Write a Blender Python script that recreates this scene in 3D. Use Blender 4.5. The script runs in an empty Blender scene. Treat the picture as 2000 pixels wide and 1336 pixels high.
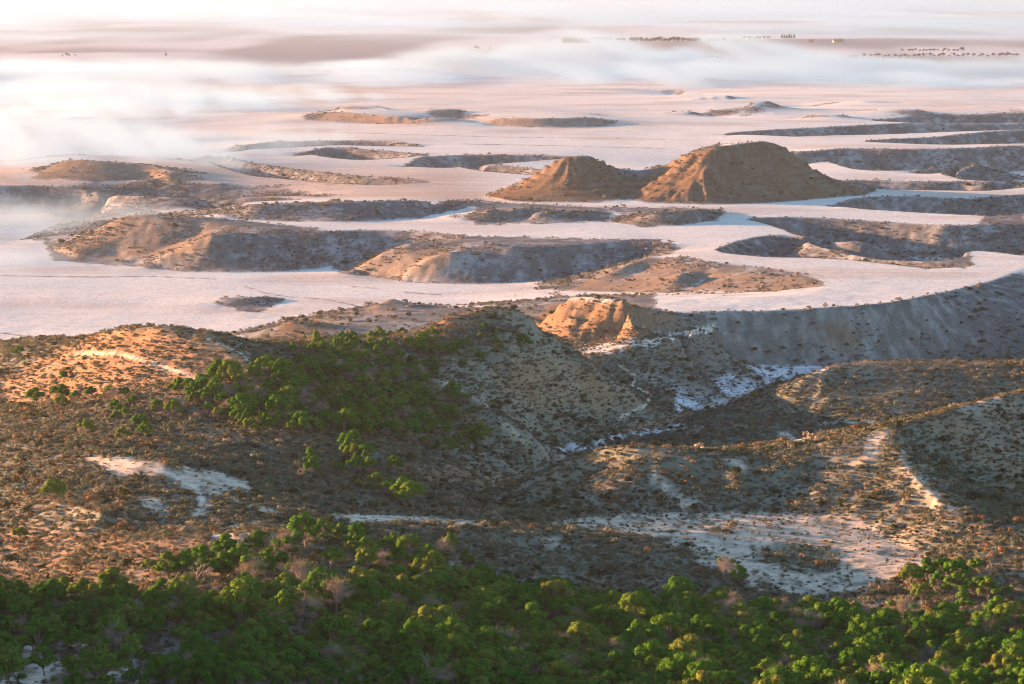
import bpy, math, random
import numpy as np
from mathutils import Vector, Matrix

# ------------------------------------------------------------------ camera, sky, sun, exposure
scn = bpy.context.scene
COL = scn.collection
CAM_Z = 120.0                 # viewpoint height above the lower plain (m)
F = 5671.0                    # focal length in pixels of a 2000 px wide frame (about 20 degrees across)
PITCH = math.atan(728.0 / F)  # horizon lies a little above the frame
cam_data = bpy.data.cameras.new('camera')
cam_data.sensor_width = 36.0
cam_data.lens = 36.0 * F / 2000.0
cam_data.clip_start = 1.0
cam_data.clip_end = 60000.0
cam = bpy.data.objects.new('camera', cam_data)
cam.location = (0, 0, CAM_Z)
cam.rotation_euler = (math.pi / 2 - PITCH, 0, 0)
COL.objects.link(cam)
scn.camera = cam

SUN_ELEV = math.radians(6.8)
SUN_BEYOND = math.radians(15.0)      # sun stands to the left, a little beyond the picture plane
sdir = Vector((-math.cos(SUN_BEYOND) * math.cos(SUN_ELEV), math.sin(SUN_BEYOND) * math.cos(SUN_ELEV), math.sin(SUN_ELEV)))
world = bpy.data.worlds.new('World')
scn.world = world
world.use_nodes = True
wn = world.node_tree.nodes
wl = world.node_tree.links
wn.clear()
w_out = wn.new('ShaderNodeOutputWorld')
w_bg = wn.new('ShaderNodeBackground')
w_sky = wn.new('ShaderNodeTexSky')
w_sky.sky_type = 'NISHITA'
w_sky.sun_disc = False
w_sky.sun_elevation = SUN_ELEV
w_sky.sun_rotation = math.atan2(sdir.x, sdir.y)
w_sky.altitude = 400
w_sky.air_density = 1.0
w_sky.dust_density = 0.2
w_sky.ozone_density = 1.6
w_bg.inputs['Strength'].default_value = 0.092
wl.new(w_sky.outputs[0], w_bg.inputs['Color'])
wl.new(w_bg.outputs[0], w_out.inputs['Surface'])

sun_d = bpy.data.lights.new('sun', 'SUN')
sun_d.energy = 5.0
sun_d.angle = math.radians(0.6)
sun_d.color = (1.0, 0.49, 0.24)
sun = bpy.data.objects.new('sun', sun_d)
sun.rotation_euler = sdir.to_track_quat('Z', 'Y').to_euler()
COL.objects.link(sun)

scn.view_settings.view_transform = 'Standard'
scn.view_settings.look = 'None'
scn.view_settings.exposure = 2.76
scn.view_settings.gamma = 1.0
scn.view_settings.use_curve_mapping = False
scn.render.engine = 'CYCLES'
cy = scn.cycles
cy.max_bounces = 8
cy.diffuse_bounces = 1
cy.glossy_bounces = 1
cy.transmission_bounces = 2
cy.transparent_max_bounces = 64
cy.volume_bounces = 1
cy.volume_step_rate = 4.0
cy.caustics_reflective = False
cy.caustics_refractive = False
cy.use_adaptive_sampling = True
cy.adaptive_threshold = 0.015
cy.use_denoising = True
cy.denoiser = 'OPENIMAGEDENOISE'
cy.denoising_prefilter = 'ACCURATE'
cy.filter_width = 1.0
cy.sample_clamp_indirect = 4.0
cy.volume_max_steps = 512

rng = np.random.default_rng(7)
U = 12.0   # level of the upper fields above the lower plain


# ------------------------------------------------------------------ picture ray -> world point on a level or at a range
CP, SP = math.cos(PITCH), math.sin(PITCH)
def ray(px, py):
    x = (px - 1000.0) / F
    y = -(py - 668.0) / F
    return x, CP + y * SP, -SP + y * CP
def at_z(px, py, z):
    x, y, k = ray(px, py)
    s = (z - CAM_Z) / k
    return (x * s, y * s, z)
def at_d(px, py, d):
    x, y, k = ray(px, py)
    s = d / y
    return (x * s, d, CAM_Z + k * s)
def project(X, Y, Z):
    dz = Z - CAM_Z
    depth = Y * CP - dz * SP
    up = Y * SP + dz * CP
    return 1000.0 + F * X / depth, 668.0 - F * up / depth
# ------------------------------------------------------------------ noise
def _hash(ix, iy, seed):
    h = (ix.astype(np.int64) * 374761393 + iy.astype(np.int64) * 668265263 + seed * 974711) & 0xffffffff
    h = ((h ^ (h >> 13)) * 1274126177) & 0xffffffff
    return ((h ^ (h >> 16)) & 0xffffff) / float(0xffffff)
def vnoise(x, y, seed=0):
    xi = np.floor(x); yi = np.floor(y)
    fx = x - xi; fy = y - yi
    fx = fx * fx * fx * (fx * (fx * 6 - 15) + 10); fy = fy * fy * fy * (fy * (fy * 6 - 15) + 10)
    xi = xi.astype(np.int64); yi = yi.astype(np.int64)
    a = _hash(xi, yi, seed); b = _hash(xi + 1, yi, seed)
    c = _hash(xi, yi + 1, seed); d = _hash(xi + 1, yi + 1, seed)
    return (a + (b - a) * fx) * (1 - fy) + (c + (d - c) * fx) * fy
def fbm(x, y, octaves=4, seed=0, gain=0.5):
    s = np.zeros_like(x); amp = 1.0; tot = 0.0
    for o in range(octaves):
        s += amp * (vnoise(x, y, seed + o * 17) * 2 - 1)
        tot += amp; amp *= gain
        x, y = (x * 1.6 - y * 1.2) + 3.1, (x * 1.2 + y * 1.6) + 7.7
    return s / tot
def sstep(a, b, x):
    t = np.clip((x - a) / (b - a), 0, 1)
    return t * t * (3 - 2 * t)

# ------------------------------------------------------------------ terrain grid: fans out from the viewpoint's hill to the far plain
NF, NS = 680, 50
u_in = np.linspace(-0.192, 0.192, NF)
k = np.linspace(0, 1, NS + 1)[1:]
u_side = 0.192 + 0.0007 * NS * k + 1.75 * k ** 3
UG = np.concatenate([-u_side[::-1], u_in, u_side])
NU = len(UG)
_yf = np.geomspace(40, 24000, 12000)
_sp = np.exp(np.interp(np.log(_yf), np.log([40, 300, 600, 1000, 1450, 2300, 3200, 6000, 24000]), np.log([9, .85, 1.25, 1.55, 2.1, 4.6, 18, 60, 900])))
_c = np.concatenate([[0], np.cumsum(np.diff(_yf) / (.5 * (_sp[1:] + _sp[:-1])))])
NV = int(_c[-1])
YG = np.interp(np.linspace(0, _c[-1], NV), _c, _yf)
XX = UG[None, :] * YG[:, None]
YY = np.repeat(YG[:, None], NU, 1)

cons = []          # 3D polylines the ground must pass through
def C(pts, z=None):
    """pts 'x,y[,z] ...' in picture pixels on level z."""
    out = []
    for t in pts.split():
        v = [float(q) for q in t.split(',')]
        out.append(at_z(v[0], v[1], v[2] if len(v) > 2 else z))
    cons.append(np.array(out)); return cons[-1]
def CD(pts):
    """pts 'x,y,range'."""
    out = [at_d(*[float(q) for q in t.split(',')]) for t in pts.split()]
    cons.append(np.array(out)); return cons[-1]
def W(*pts):
    cons.append(np.array(pts, float)); return cons[-1]
def resample(p, n):
    d = np.concatenate([[0], np.cumsum(np.linalg.norm(np.diff(p[:, :2], axis=0), axis=1))])
    s = np.linspace(0, d[-1], n)
    return np.stack([np.interp(s, d, p[:, i]) for i in range(3)], 1)
def band(top, bottom, depth=9.0, z=U, n=40, slope=0.46):
    """A gully cut into the level fields: far rim, floor, near rim."""
    T = resample(C(top, z), n); B = resample(C(bottom, z), n)
    g = B - T; L = np.maximum(np.hypot(g[:, 0], g[:, 1]), .01)
    dep = np.minimum(depth, L * 0.21)
    gd = g / L[:, None]
    f1 = T + gd * (dep / slope)[:, None]; f1[:, 2] = T[:, 2] - dep
    f2 = B - gd * (dep / (slope * 1.15))[:, None]; f2[:, 2] = B[:, 2] - dep
    m = dep > 0.6
    if m.sum() > 1:
        cons.append(f1[m]); cons.append(f2[m])

# ---- ground under and around the viewpoint, and an unseen ridge to the left, shaped to shade the pine wood
W((-80, 40, 92), (80, 40, 90)); W((-70, 120, 78), (0, 120, 74), (200, 120, 70))
W((-70, 210, 57), (0, 210, 54), (250, 210, 48)); W((-90, 280, 44), (0, 280, 42.5), (120, 280, 40))
W((-75, 60, 95), (-130, 150, 88), (-190, 250, 88), (-260, 315, 91), (-360, 335, 95), (-520, 350, 100), (-800, 360, 100))
for _x in (-230, -275, -330):
    W((_x, 330, 84), (_x, 380, 74), (_x, 430, 65), (_x, 446, 57)); W((_x, 452, 45), (_x, 496, 42), (_x, 520, 34), (_x, 560, 28))
W((-180, 330, 56), (-180, 400, 46), (-175, 450, 30), (-175, 490, 22)); W((-130, 350, 38), (-125, 400, 27), (-125, 440, 20), (-130, 500, 20)); W((-420, 440, 60), (-420, 520, 40)); W((-700, 560, 42), (-700, 450, 66)); W((-150, 560, 20), (-160, 640, 16), (-400, 600, 26))
W((-420, 640, 30), (-420, 800, 10), (-500, 1000, 0)); W((420, 420, 25), (420, 700, 10), (500, 900, 5))
# ---- near pine slope
C('-300,1336,33 0,1336,35 500,1336,36.5 1000,1336,32.5 1500,1336,28 2000,1336,24 2400,1336,22')
C('-300,1240,26 0,1240,31 400,1240,36 600,1240,35.5 1000,1240,29 1500,1240,23.5 2000,1240,20 2400,1240,19')
C('0,1160,27 250,1160,33 450,1150,36 800,1165,29')
C('1000,1190,24 1100,1195,22.5 1300,1200,20.5 1500,1215,19 1700,1220,18.3 2000,1225,18 2300,1225,18')
C('800,1150,26.5 900,1150,22.5 1200,1165,18.2 1400,1182,16.5')
CD('0,1050,478 300,1060,443 500,1040,440 700,1060,452'); CD('0,1130,447 300,1120,416 600,1100,417 850,1100,445')
C('700,1030,27 900,1030,25 1050,1033,23.5 1200,1050,23 1350,1085,21.5 1450,1130,19 1500,1165,17')
# clearing
C('1050,1030,20 1180,1012,19.8 1300,1003,19.6 1500,1000,19.2 1700,1035,18.6 1840,1100,18.6')
C('1400,1085,18.6 1550,1090,18 1750,1110,18'); C('1520,1165,16.8 1620,1160,17 1760,1140,17.6')
C('1860,1050,21 2000,1050,22.5 2200,1050,23'); C('1880,1150,19.6 2000,1180,20.5 2300,1190,22')
# mound right of centre
C('1050,940,15 1110,900,21.5 1180,872,27 1230,866,28.4 1300,872,28 1380,885,27 1450,905,25.6 1480,925,24.5')
C('960,990,14 1000,1000,16 1050,1006,18.6 1150,1001,19.6 1300,998,19.6'); C('1180,876,26.6 1240,930,24 1320,985,20.2')
# right ridge with its hollow
C('1480,925,24.5 1600,890,27 1700,850,29.5 1730,835,30.5 1800,815,31.5 1880,790,32.5 1990,765,32.5 2150,745,32')
C('1730,840,30.2 1750,870,29 1790,930,26.5 1850,990,24 1930,1035,22.5 2020,1060,22')
C('1830,880,25.5 1900,950,20 2000,1000,15.5 2150,1050,10 2400,1050,5')
C('1500,1000,19.2 1560,940,23 1640,890,27')
# left scrub
CD('0,860,560 200,890,525 330,900,515'); CD('0,950,515 200,1000,465'); CD('-300,860,600 -300,950,570 -300,1130,490')
# front mound (left of centre)
CD('400,885,545 480,860,560 600,850,569 680,862,569 740,890,560 790,940,545 830,985,535')
CD('300,960,490 450,985,485 560,1000,485 640,1010,490 760,1005,515 950,1018,518')
CD('870,990,555 930,970,590 980,957,614 1050,930,640 1110,905,680')
# left hill
CD('-300,690,790 0,667,730 60,663,715 150,660,690 200,650,670 250,640,655 330,637,645 430,652,645 500,668,665 600,670,680 700,665,700 800,655,720')
CD('-300,800,700 0,788,660 100,785,642 200,776,624 300,766,610 420,755,603 520,735,612')
CD('400,643,644 450,690,628 515,732,614')
# pine spur
CD('520,690,655 640,700,655 740,712,655 850,735,655 880,745,655 950,790,652 1000,825,650 1060,860,652 1110,893,665 1125,903,700')
CD('400,860,560 500,840,570 650,850,575 800,880,588 900,920,600 960,945,610')
CD('620,683,674 700,690,682 850,745,676 950,800,680 1030,850,694 1100,880,708')
# peaked hill
CD('800,655,720 840,645,726 880,615,733 930,600,738 970,592,740 1000,595,742 1030,615,746 1060,645,752 1150,700,775 1250,765,805 1268,786,819')
CD('880,690,700 960,710,712 1040,760,715 1100,810,728 1180,838,757'); CD('970,592,740 990,660,725 1010,740,710 1030,820,698')
# behind the foreground ridge
W((-260, 740, 6), (-150, 760, 4), (-60, 790, 4), (0, 810, 6)); W((-260, 800, 0), (-120, 830, 0), (-40, 850, 1)); W((0, 800, 6), (20, 830, 8.5))
# small mounds beyond it
C('480,664,4 530,640,7 575,622,10 600,626,9.5 650,630,8'); C('660,640,7 720,610,6 765,580,8.5 800,595,7 850,605,5')
C('500,655,1 560,618,.5 650,612,.5 740,592,.5 790,588,.5 870,606,.8 930,590,1')
C('640,655,7 720,650,7 800,640,7'); C('432,597,.4 450,586,1.8 500,582,2 545,583,.4'); C('434,600,0 470,609,0 510,600,0 552,588,0')
# flat-topped small butte and its bench
CD('1098,592,896 1112,581,896 1150,578,894 1195,580,887 1225,591,878'); CD('1112,577,900 1195,576,893'); CD('1225,591,878 1232,625,863 1240,657,848')
CD('1035,640,906 1090,662,882 1150,668,864 1240,659,847'); C('1310,643,11 1365,632,11'); C('1020,606,8 1060,600,9 1100,578,9.5')
CD('1225,591,880 1270,605,890 1320,620,902 1365,631,905'); CD('1098,592,896 1068,614,902 1038,636,908')
CD('1100,668,868 1130,684,845 1200,684,838 1290,668,850 1385,640,885'); C('1110,578,9.5 1200,575,11 1270,590,11.6')
# wash below the right field
C('1170,705,3 1250,725,-2.5 1350,722,-3 1400,715,-3.3 1500,715,-4 1580,713,-4.5 1700,712,-5 1900,700,-6.7 2100,690,-8')
C('1300,742,-3.6 1450,765,-4.3 1560,738,-4.6'); C('1560,742,-6 1480,772,-6.5 1400,802,-6'); CD('1400,802,829 1300,832,785 1200,852,745 1150,875,716 1110,898,690')
C('1285,790,-3 1330,800,-4 1370,795,-4.5')
C('1450,790,-4 1380,818,-4 1310,842,-3')
# low hills right of the wash
C('1480,778,-2 1530,755,3 1600,725,7.5 1640,707,9 1700,702,9.3 1800,702,9.3 1900,705,9 1960,714,8.5 2100,720,8')
C('1450,803,-4.5 1520,825,-4.2 1600,832,-4 1700,836,-3 1850,812,-1 2000,790,0')
C('1230,862,-2 1330,838,0 1400,820,1.5 1470,812,2.5 1530,835,1 1570,852,0'); C('1180,888,-.5 1300,930,-1 1450,950,0 1600,880,0 1750,850,0')
# ---- right-hand field rim, front edge
C('1275,598 1300,609 1360,612 1450,610 1550,606 1650,602 1760,590 1850,570 1930,550 2000,521 2150,490', U)
C('1300,490,11.6 1400,512 1500,520 1560,530 1600,545 1612,560 1590,574 1540,580 1450,582 1380,581 1330,585 1275,598', U)
# hollow between the two field arms
C('1595,562,11 1500,570,8.5 1400,575,6.5 1250,572,4 1130,570,2 1075,576,.8'); C('1150,556,3.5 1220,518,9 1275,497,11.6')
C('1310,560,6.5 1335,525,11'); C('1470,577,10 1540,566,11.5 1590,560,11.7'); C('1190,560,4 1260,525,7.5 1300,512,10'); C('1350,562,6 1380,540,7.5')
# ---- hill B, hill A and the pale ravines beside them
C('640,524,.5 700,536,0 760,546,0 830,554,0 930,558,0 1030,553,0 1100,548,.6 1180,527,4 1250,504,7.5 1292,482,11')
C('690,522,3 780,480,11 800,474,12 860,471,12.3 930,478,12.3 1000,484,12.2 1100,483,12 1200,475,12 1275,468,12')
C('790,532,3.5 840,505,8.5 885,487,12'); C('800,500,8 850,488,10'); C('930,466,12 1000,473,12 1100,477,12 1180,475,12')
C('95,478,.5 92,490,0 150,505,0 210,509,0 260,513,0 300,522,0 350,529,0 450,532,0 530,530,0 600,528,0 645,520,.6 720,498,3.5 800,480,7 880,464,11')
C('110,474,2 180,450,8 250,418,16 300,420,16 400,430,14.5 450,437,13.5 560,448,12.3 640,453,12 700,448,12 800,450,12 900,458,12 930,464,12')
C('290,508,3 350,482,8 412,457,13.5 470,452,13'); C('240,505,1.5 320,485,4.5 395,456,9.5'); C('110,482,2.5 150,488,3.5 230,495,2')
C('0,520,.3 90,500,0'); C('-300,560,0 0,560,0 400,570,0'); C('-300,640,0 0,650,0 400,640,0'); C('600,575,0 900,580,0 1060,566,.4')
C('-200,480,0 40,470,-1 110,440,-1 220,420,0'); C('300,412,0 480,425,4')
# ---- middle fields
C('460,433 560,437 650,440 750,438 850,436 920,439 1000,433 1060,430 1150,430 1190,434 1230,441 1310,445 1385,433', U)
C('1310,480 1350,470 1400,445', U)
# long hill behind the middle field
C('470,408,15 500,397,18.5 560,396,18.5 650,396,18.5 760,394,18.2 850,392,17 930,392,14'); C('450,428 480,430 560,433 650,436 740,434 800,427 860,410 920,398', U)
C('470,395,13 600,390,13 760,388,13 900,388,12.5')
C('925,432,12.5 945,412,16 962,404,18 1040,406,17 1085,413,14'); C('985,430,13 1050,409,17 1160,413,15 1185,420,13'); C('912,436 960,438 1000,436 1060,429 1150,429 1190,424', U)
C('975,427,13 1030,413,14'); C('1195,433,12.4 1285,416,17 1350,413,17 1410,413,13'); C('1190,436 1250,443 1315,444 1385,432 1415,416', U)
C('925,396 1000,399 1100,402 1240,402 1400,404', U)
# dark gully, left, filled with fog
C('0,363 60,362 165,365 200,374 240,378 330,383 480,383 600,384', U); C('-300,363,12 0,363,12')
C('-300,418,-1 0,418,-1 200,418,-1 330,412,0 450,408,2 560,398,6')
# big twin buttes
C('1330,304,31 1348,299,33 1390,290,35.5 1420,286,36.5 1480,277,37.8 1512,277,37.6 1530,283,36'); C('1400,284,36.4 1500,274,37.8'); C('1360,292,34 1420,280,36.8')
C('1230,398 1290,398 1400,400 1500,397 1600,389 1690,380 1712,371 1700,362', U); C('1335,304,31 1290,352,21 1250,390,13')
C('1530,283,36 1560,312,28 1620,350,19 1690,377,12.4'); C('1450,396,12.6 1400,370,18 1370,330,27'); C('1700,362 1600,350 1500,345 1400,350 1300,362', U)
C('1088,311,29.5 1100,306,30.6 1130,304,31 1160,306,30.6 1178,315,28.5'); C('1100,303,30.8 1160,303,30.8')
C('945,385 960,392 1000,396 1060,398 1130,398 1200,400 1230,398', U); C('1088,311,29.5 1050,338,22.5 1000,372,15 950,388,12'); C('1178,315,28.5 1205,340,22 1235,355,19.5 1262,352,20 1290,345,22')
C('945,385 960,374 1060,356 1150,352 1250,352', U); C('1235,352,19.3 1235,372,15.5 1232,395,12')
# ---- right-hand gullies, one behind the other
band('1405,487 1408,486 1440,474 1500,462 1545,458 1620,465 1700,468', '1405,488 1420,493 1500,500 1560,500 1650,503 1760,515 1810,522', 8)
band('1462,428 1560,425 1650,428 1770,434 1850,440 1925,438 2000,436 2150,436', '1468,431 1512,441 1538,450 1600,480 1700,500 1850,510 1900,488 1960,491 2000,500 2150,480', 12)
C('1812,522 1850,524 1895,518 1888,503 1880,490 1900,485 1960,490 2000,500', U)
band('1636,399 1690,385 1720,383 1800,385 1900,388 2000,380 2150,380', '1638,402 1700,408 1800,413 1900,418 1925,421 2000,416 2150,412', 8)
band('1650,350 1700,350 1780,352 1880,352 1920,355 2000,350 2150,350', '1690,360 1720,367 1800,370 1900,373 1930,373 2000,366 2150,366', 6)
band('1550,296 1600,295 1650,290 1750,292 1850,290 2000,285 2150,285', '1580,318 1622,313 1668,328 1700,332 1790,330 1850,322 1905,317 1842,338 1880,349 2000,356 2150,356', 14)
band('1690,276 1750,272 1850,265 1950,257 2000,255 2150,250', '1692,277 1800,281 1900,281 2000,279 2150,278', 9)
band('1420,260 1560,252 1660,247 1770,241 1850,238 2000,236 2150,236', '1440,262 1560,267 1600,265 1700,262 1850,257 2000,253 2150,250', 9)
band('1710,235 1780,230 1850,227 2000,225 2150,225', '1712,236 1780,239 1850,238 2000,236 2150,236', 6)
# ---- left-hand gullies
band('475,283 550,275 650,275 700,276 760,278 822,284', '478,290 560,288 650,284 750,286 824,286', 6)
band('603,296 650,288 700,292 760,296 827,301', '608,300 650,307 700,311 760,309 827,303', 8)
band('800,320 830,305 900,303 1000,303 1110,304', '803,323 870,327 930,323 1000,317 1110,308', 8)
band('888,320 920,317 1000,324 1062,331', '892,323 950,334 1020,339 1062,340', 6)
band('408,304 480,317 560,329 650,339 700,344 760,347 822,352', '415,318 500,343 600,352 660,358 720,361 780,360 822,355', 9)
# hill at the left, half in the fog
C('75,340,13 130,308,21 200,312,20.5 280,318,19 330,330,17'); C('60,350 150,356 240,352 280,348 330,356 430,358', U); C('270,350,12.5 330,333,17 345,334,16'); C('100,300,12 260,305,12 430,320,12')
C('-300,352 0,352 60,352', U); C('-300,330,0 0,325,0 60,322,2')
# ---- far mesas and low rises
C('603,237 650,239 720,241 800,243 870,241 890,234', U); C('645,219,17.5 700,221,18 760,224.5,18 840,227,18 880,227.5,17'); C('655,213,18 690,205.5,21 745,207,20.5 760,214,18.5'); C('700,214,18.3 880,216,17 900,215,16')
C('820,215,18 840,209.5,20 880,209.5,20 910,217,17'); C('600,226,12 660,206,12 760,200,12 900,205,12')
C('930,244 1000,248 1060,250 1130,249 1190,246', U); C('942,234,16 970,228.5,18 1050,230,18 1150,228,18 1172,233,16'); C('960,221,17 1150,221,17 1200,229,13')
C('1100,216 1300,220 1500,236 1570,232', U)
C('1280,221,14 1340,214,16.5 1400,212,17 1470,209,18 1470,200,20 1500,193,22 1520,203,18 1545,217,12.5'); C('1285,224 1340,224 1420,222 1480,214', U)
C('1340,191.5,13 1350,186,15.5 1425,183,16 1437,191,12.5'); C('1340,194,12 1435,193,12')
C('1575,229,12.5 1590,222,16 1640,222,16 1652,229,12.5'); C('1690,219,13 1715,211,17 1790,212,17 1805,219,13'); C('1870,213,13 1890,205,17 1960,206,17 2050,208,17'); C('1560,212,9 1640,198,14 1690,194,16 1760,203,12')
C('-300,260,6 0,260,6 300,270,8 450,280,10'); C('-300,200,2 0,200,2 300,190,2'); C('110,233,8 150,226,14 190,230,9')
W((-700, 2700, 4), (0, 2750, 8), (700, 2750, 10)); W((-900, 3300, 0), (900, 3300, 0)); C('1315,190,2 1333,174,8 1350,190,4'); C('1352,160,4 1380,152,13 1412,160,4')
W((-1500, 4300, 2), (0, 4300, 2), (1500, 4300, 4)); C('640,137,4 720,125,14 830,128,12 900,140,2')
C('-200,118,4 150,104,10 300,104,10 600,118,4'); W((-3000, 7000, 0), (3000, 7000, 0)); W((-9000, 24000, -20), (9000, 24000, -20)); C('1300,84,8 1550,76,12 1750,79,8')

# ---- solve the membrane through those lines, coarse to fine
def solve_membrane():
    lu = np.arctan(UG); lv = np.log(YG)
    fixed_v = np.zeros((NV, NU)); fixed_n = np.zeros((NV, NU))
    for p in cons:
        for a, b in zip(p[:-1], p[1:]):
            ia = np.interp(a[0] / a[1], UG, np.arange(NU)); ib = np.interp(b[0] / b[1], UG, np.arange(NU))
            ja = np.interp(a[1], YG, np.arange(NV)); jb = np.interp(b[1], YG, np.arange(NV))
            n = int(max(abs(ia - ib), abs(ja - jb)) * 1.6) + 2
            t = np.linspace(0, 1, n)
            q = a[None] + (b - a)[None] * t[:, None]
            i = np.rint(np.interp(q[:, 0] / q[:, 1], UG, np.arange(NU))).astype(int)
            j = np.rint(np.interp(q[:, 1], YG, np.arange(NV))).astype(int)
            np.add.at(fixed_v, (j, i), q[:, 2]); np.add.at(fixed_n, (j, i), 1)
    lev = []
    fv, fn, cu, cv = fixed_v, (fixed_n > 0).astype(float), lu, lv
    fv = np.where(fixed_n > 0, fixed_v / np.maximum(fixed_n, 1), 0)
    lev.append((fv, fn, cu, cv))
    while min(fv.shape) > 12:
        a, b = fv.shape; A, B = (a + 1) // 2, (b + 1) // 2
        pv = np.zeros((A * 2, B * 2)); pn = np.zeros((A * 2, B * 2)); pv[:a, :b] = fv * fn; pn[:a, :b] = fn
        sv = pv.reshape(A, 2, B, 2).sum((1, 3)); sn = pn.reshape(A, 2, B, 2).sum((1, 3))
        fv = np.where(sn > 0, sv / np.maximum(sn, 1e-9), 0); fn = (sn > 0).astype(float)
        cu = np.interp(np.arange(B) * 2 + .5, np.arange(b), cu); cv = np.interp(np.arange(A) * 2 + .5, np.arange(a), cv)
        lev.append((fv, fn, cu, cv))
    h = None
    for li in range(len(lev) - 1, -1, -1):
        fv, fn, cu, cv = lev[li]
        a, b = fv.shape
        if h is None:
            h = np.full((a, b), fv[fn > 0].mean())
        else:
            jj = np.clip((np.arange(a) - .5) / 2, 0, h.shape[0] - 1); ii = np.clip((np.arange(b) - .5) / 2, 0, h.shape[1] - 1)
            j0 = np.minimum(jj.astype(int), h.shape[0] - 2); i0 = np.minimum(ii.astype(int), h.shape[1] - 2)
            fj = (jj - j0)[:, None]; fi = (ii - i0)[None]
            h = (h[j0][:, i0] * (1 - fi) + h[j0][:, i0 + 1] * fi) * (1 - fj) + (h[j0 + 1][:, i0] * (1 - fi) + h[j0 + 1][:, i0 + 1] * fi) * fj
        du = np.diff(cu); dv = np.diff(cv)
        hu = np.pad((du[1:] + du[:-1]) / 2, 1, mode='edge'); hv = np.pad((dv[1:] + dv[:-1]) / 2, 1, mode='edge')
        wr = np.zeros((a, b)); wl_ = np.zeros((a, b)); wt = np.zeros((a, b)); wb = np.zeros((a, b))
        wr[:, :-1] = hv[:, None] / du[None]; wl_[:, 1:] = hv[:, None] / du[None]
        wt[:-1] = hu[None] / dv[:, None]; wb[1:] = hu[None] / dv[:, None]
        ws = wr + wl_ + wt + wb
        free = fn == 0
        h = np.where(free, h, fv)
        par = (np.add.outer(np.arange(a), np.arange(b)) % 2) == 0
        om = 1.8 if li > 0 else 1.6
        its = 260 if li > 1 else (120 if li == 1 else 60)
        masks = [(free & par), (free & ~par)]
        for it in range(its):
            for m in masks:
                s = np.zeros_like(h)
                s[:, :-1] += wr[:, :-1] * h[:, 1:]; s[:, 1:] += wl_[:, 1:] * h[:, :-1]
                s[:-1] += wt[:-1] * h[1:]; s[1:] += wb[1:] * h[:-1]
                h = np.where(m, h + om * (s / ws - h), h)
    return h
H0 = solve_membrane()
def blur(h, n):
    for _ in range(n):
        p = np.pad(h, 1, mode='edge')
        h = (p[1:-1, 1:-1] * 4 + (p[:-2, 1:-1] + p[2:, 1:-1] + p[1:-1, :-2] + p[1:-1, 2:]) * 2 + p[:-2, :-2] + p[:-2, 2:] + p[2:, :-2] + p[2:, 2:]) / 16
    return h
H0 = blur(H0, 3)
def gradient(h):
    hu = np.gradient(h, axis=1) / np.gradient(UG)[None]
    hy = np.gradient(h, axis=0) / np.gradient(YG)[:, None]
    gx = hu / YY
    gy = hy - (UG[None] / YY) * hu
    return gx, gy

# relief: soft undulation everywhere, rills running down the slopes
gx, gy = gradient(blur(H0, 6))
slope = np.hypot(gx, gy)
def rills(scale, seed, ox=0.0):
    """Directional waves whose crests run down the slope (erosion furrows)."""
    tx = -gy / np.maximum(slope, 1e-6); ty = gx / np.maximum(slope, 1e-6)
    px_ = XX / scale; py_ = YY / scale
    ci = np.floor(px_); cj = np.floor(py_)
    acc = np.zeros_like(XX); wsum = np.zeros_like(XX)
    for di in (-1, 0, 1):
        for dj in (-1, 0, 1):
            a = ci + di; b = cj + dj
            qx = a + .5 + (_hash(a, b, seed) - .5) * .9; qy = b + .5 + (_hash(a, b, seed + 5) - .5) * .9
            ex = px_ - qx; ey = py_ - qy
            w = np.exp(-2.2 * (ex * ex + ey * ey))
            acc += w * np.cos(2 * math.pi * (1.15 * (ex * tx + ey * ty)) + 6.283 * _hash(a, b, seed + 9))
            wsum += w
    return acc / np.maximum(wsum, 1e-6)
PX0 = 1000 + F * XX / YY
steep = sstep(0.20, 0.52, slope)
near = sstep(1150, 800, YY)
buttes = ((YY > 1300) & (YY < 1440)) | ((YY > 840) & (YY < 950) & (PX0 < 1360) & (PX0 > 1020)) | (YY < 840)
H = H0 + steep * np.where(buttes, .8, .2) * (rills(11.0, 3) * 0.8 + rills(5.0, 11) * 0.4 + rills(23.0, 19) * 0.7) * (0.35 + 0.9 * vnoise(XX / 40, YY / 40, 77)) * np.where(YY > 2300, .5, 1.0)
def rill_rows(y0, y1, specs, amp, xr=None):
    global XX, YY, gx, gy, slope
    a, b = np.searchsorted(YG, (y0, y1))
    keep = (XX, YY, gx, gy, slope); full = keep
    XX, YY, gx, gy, slope = [q[a:b] for q in keep]
    w = steep[a:b] * amp * sstep(y0, y0 + 12, YY) * sstep(y1, y1 - 12, YY)
    if xr: w = w * ((PX0[a:b] > xr[0]) & (PX0[a:b] < xr[1]))
    r_ = sum(rills(s, sd) * k_ for s, sd, k_ in specs)
    XX, YY, gx, gy, slope = full
    H[a:b] += w * r_
rill_rows(1310, 1430, ((9.0, 23, .5), (4.4, 29, .35), (2.4, 31, .2)), .7, (920, 1740))
rill_rows(850, 940, ((5.5, 37, .3), (2.2, 43, .2)), .8, (1020, 1370))
H += fbm(XX / 28, YY / 28, 4, 21) * (np.where(YY > 860, .4, .9) * steep + 0.55 * near * (YY > 300) + 0.06) * 1.0
H += fbm(XX / 7, YY / 7, 3, 33) * (0.42 * steep + 0.18 * near)
H += (fbm(XX / 13 + 5, YY / 13, 3, 35) * .3 + fbm(XX / 4 + 5, YY / 4, 2, 36) * .28) * steep * (YY > 860) * (YY < 2000)
ledge = steep * (((YY > 1300) & (YY < 1440) & (PX0 > 930) & (PX0 < 1730)) | ((YY > 850) & (YY < 950) & (PX0 > 1030) & (PX0 < 1370)))
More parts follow.
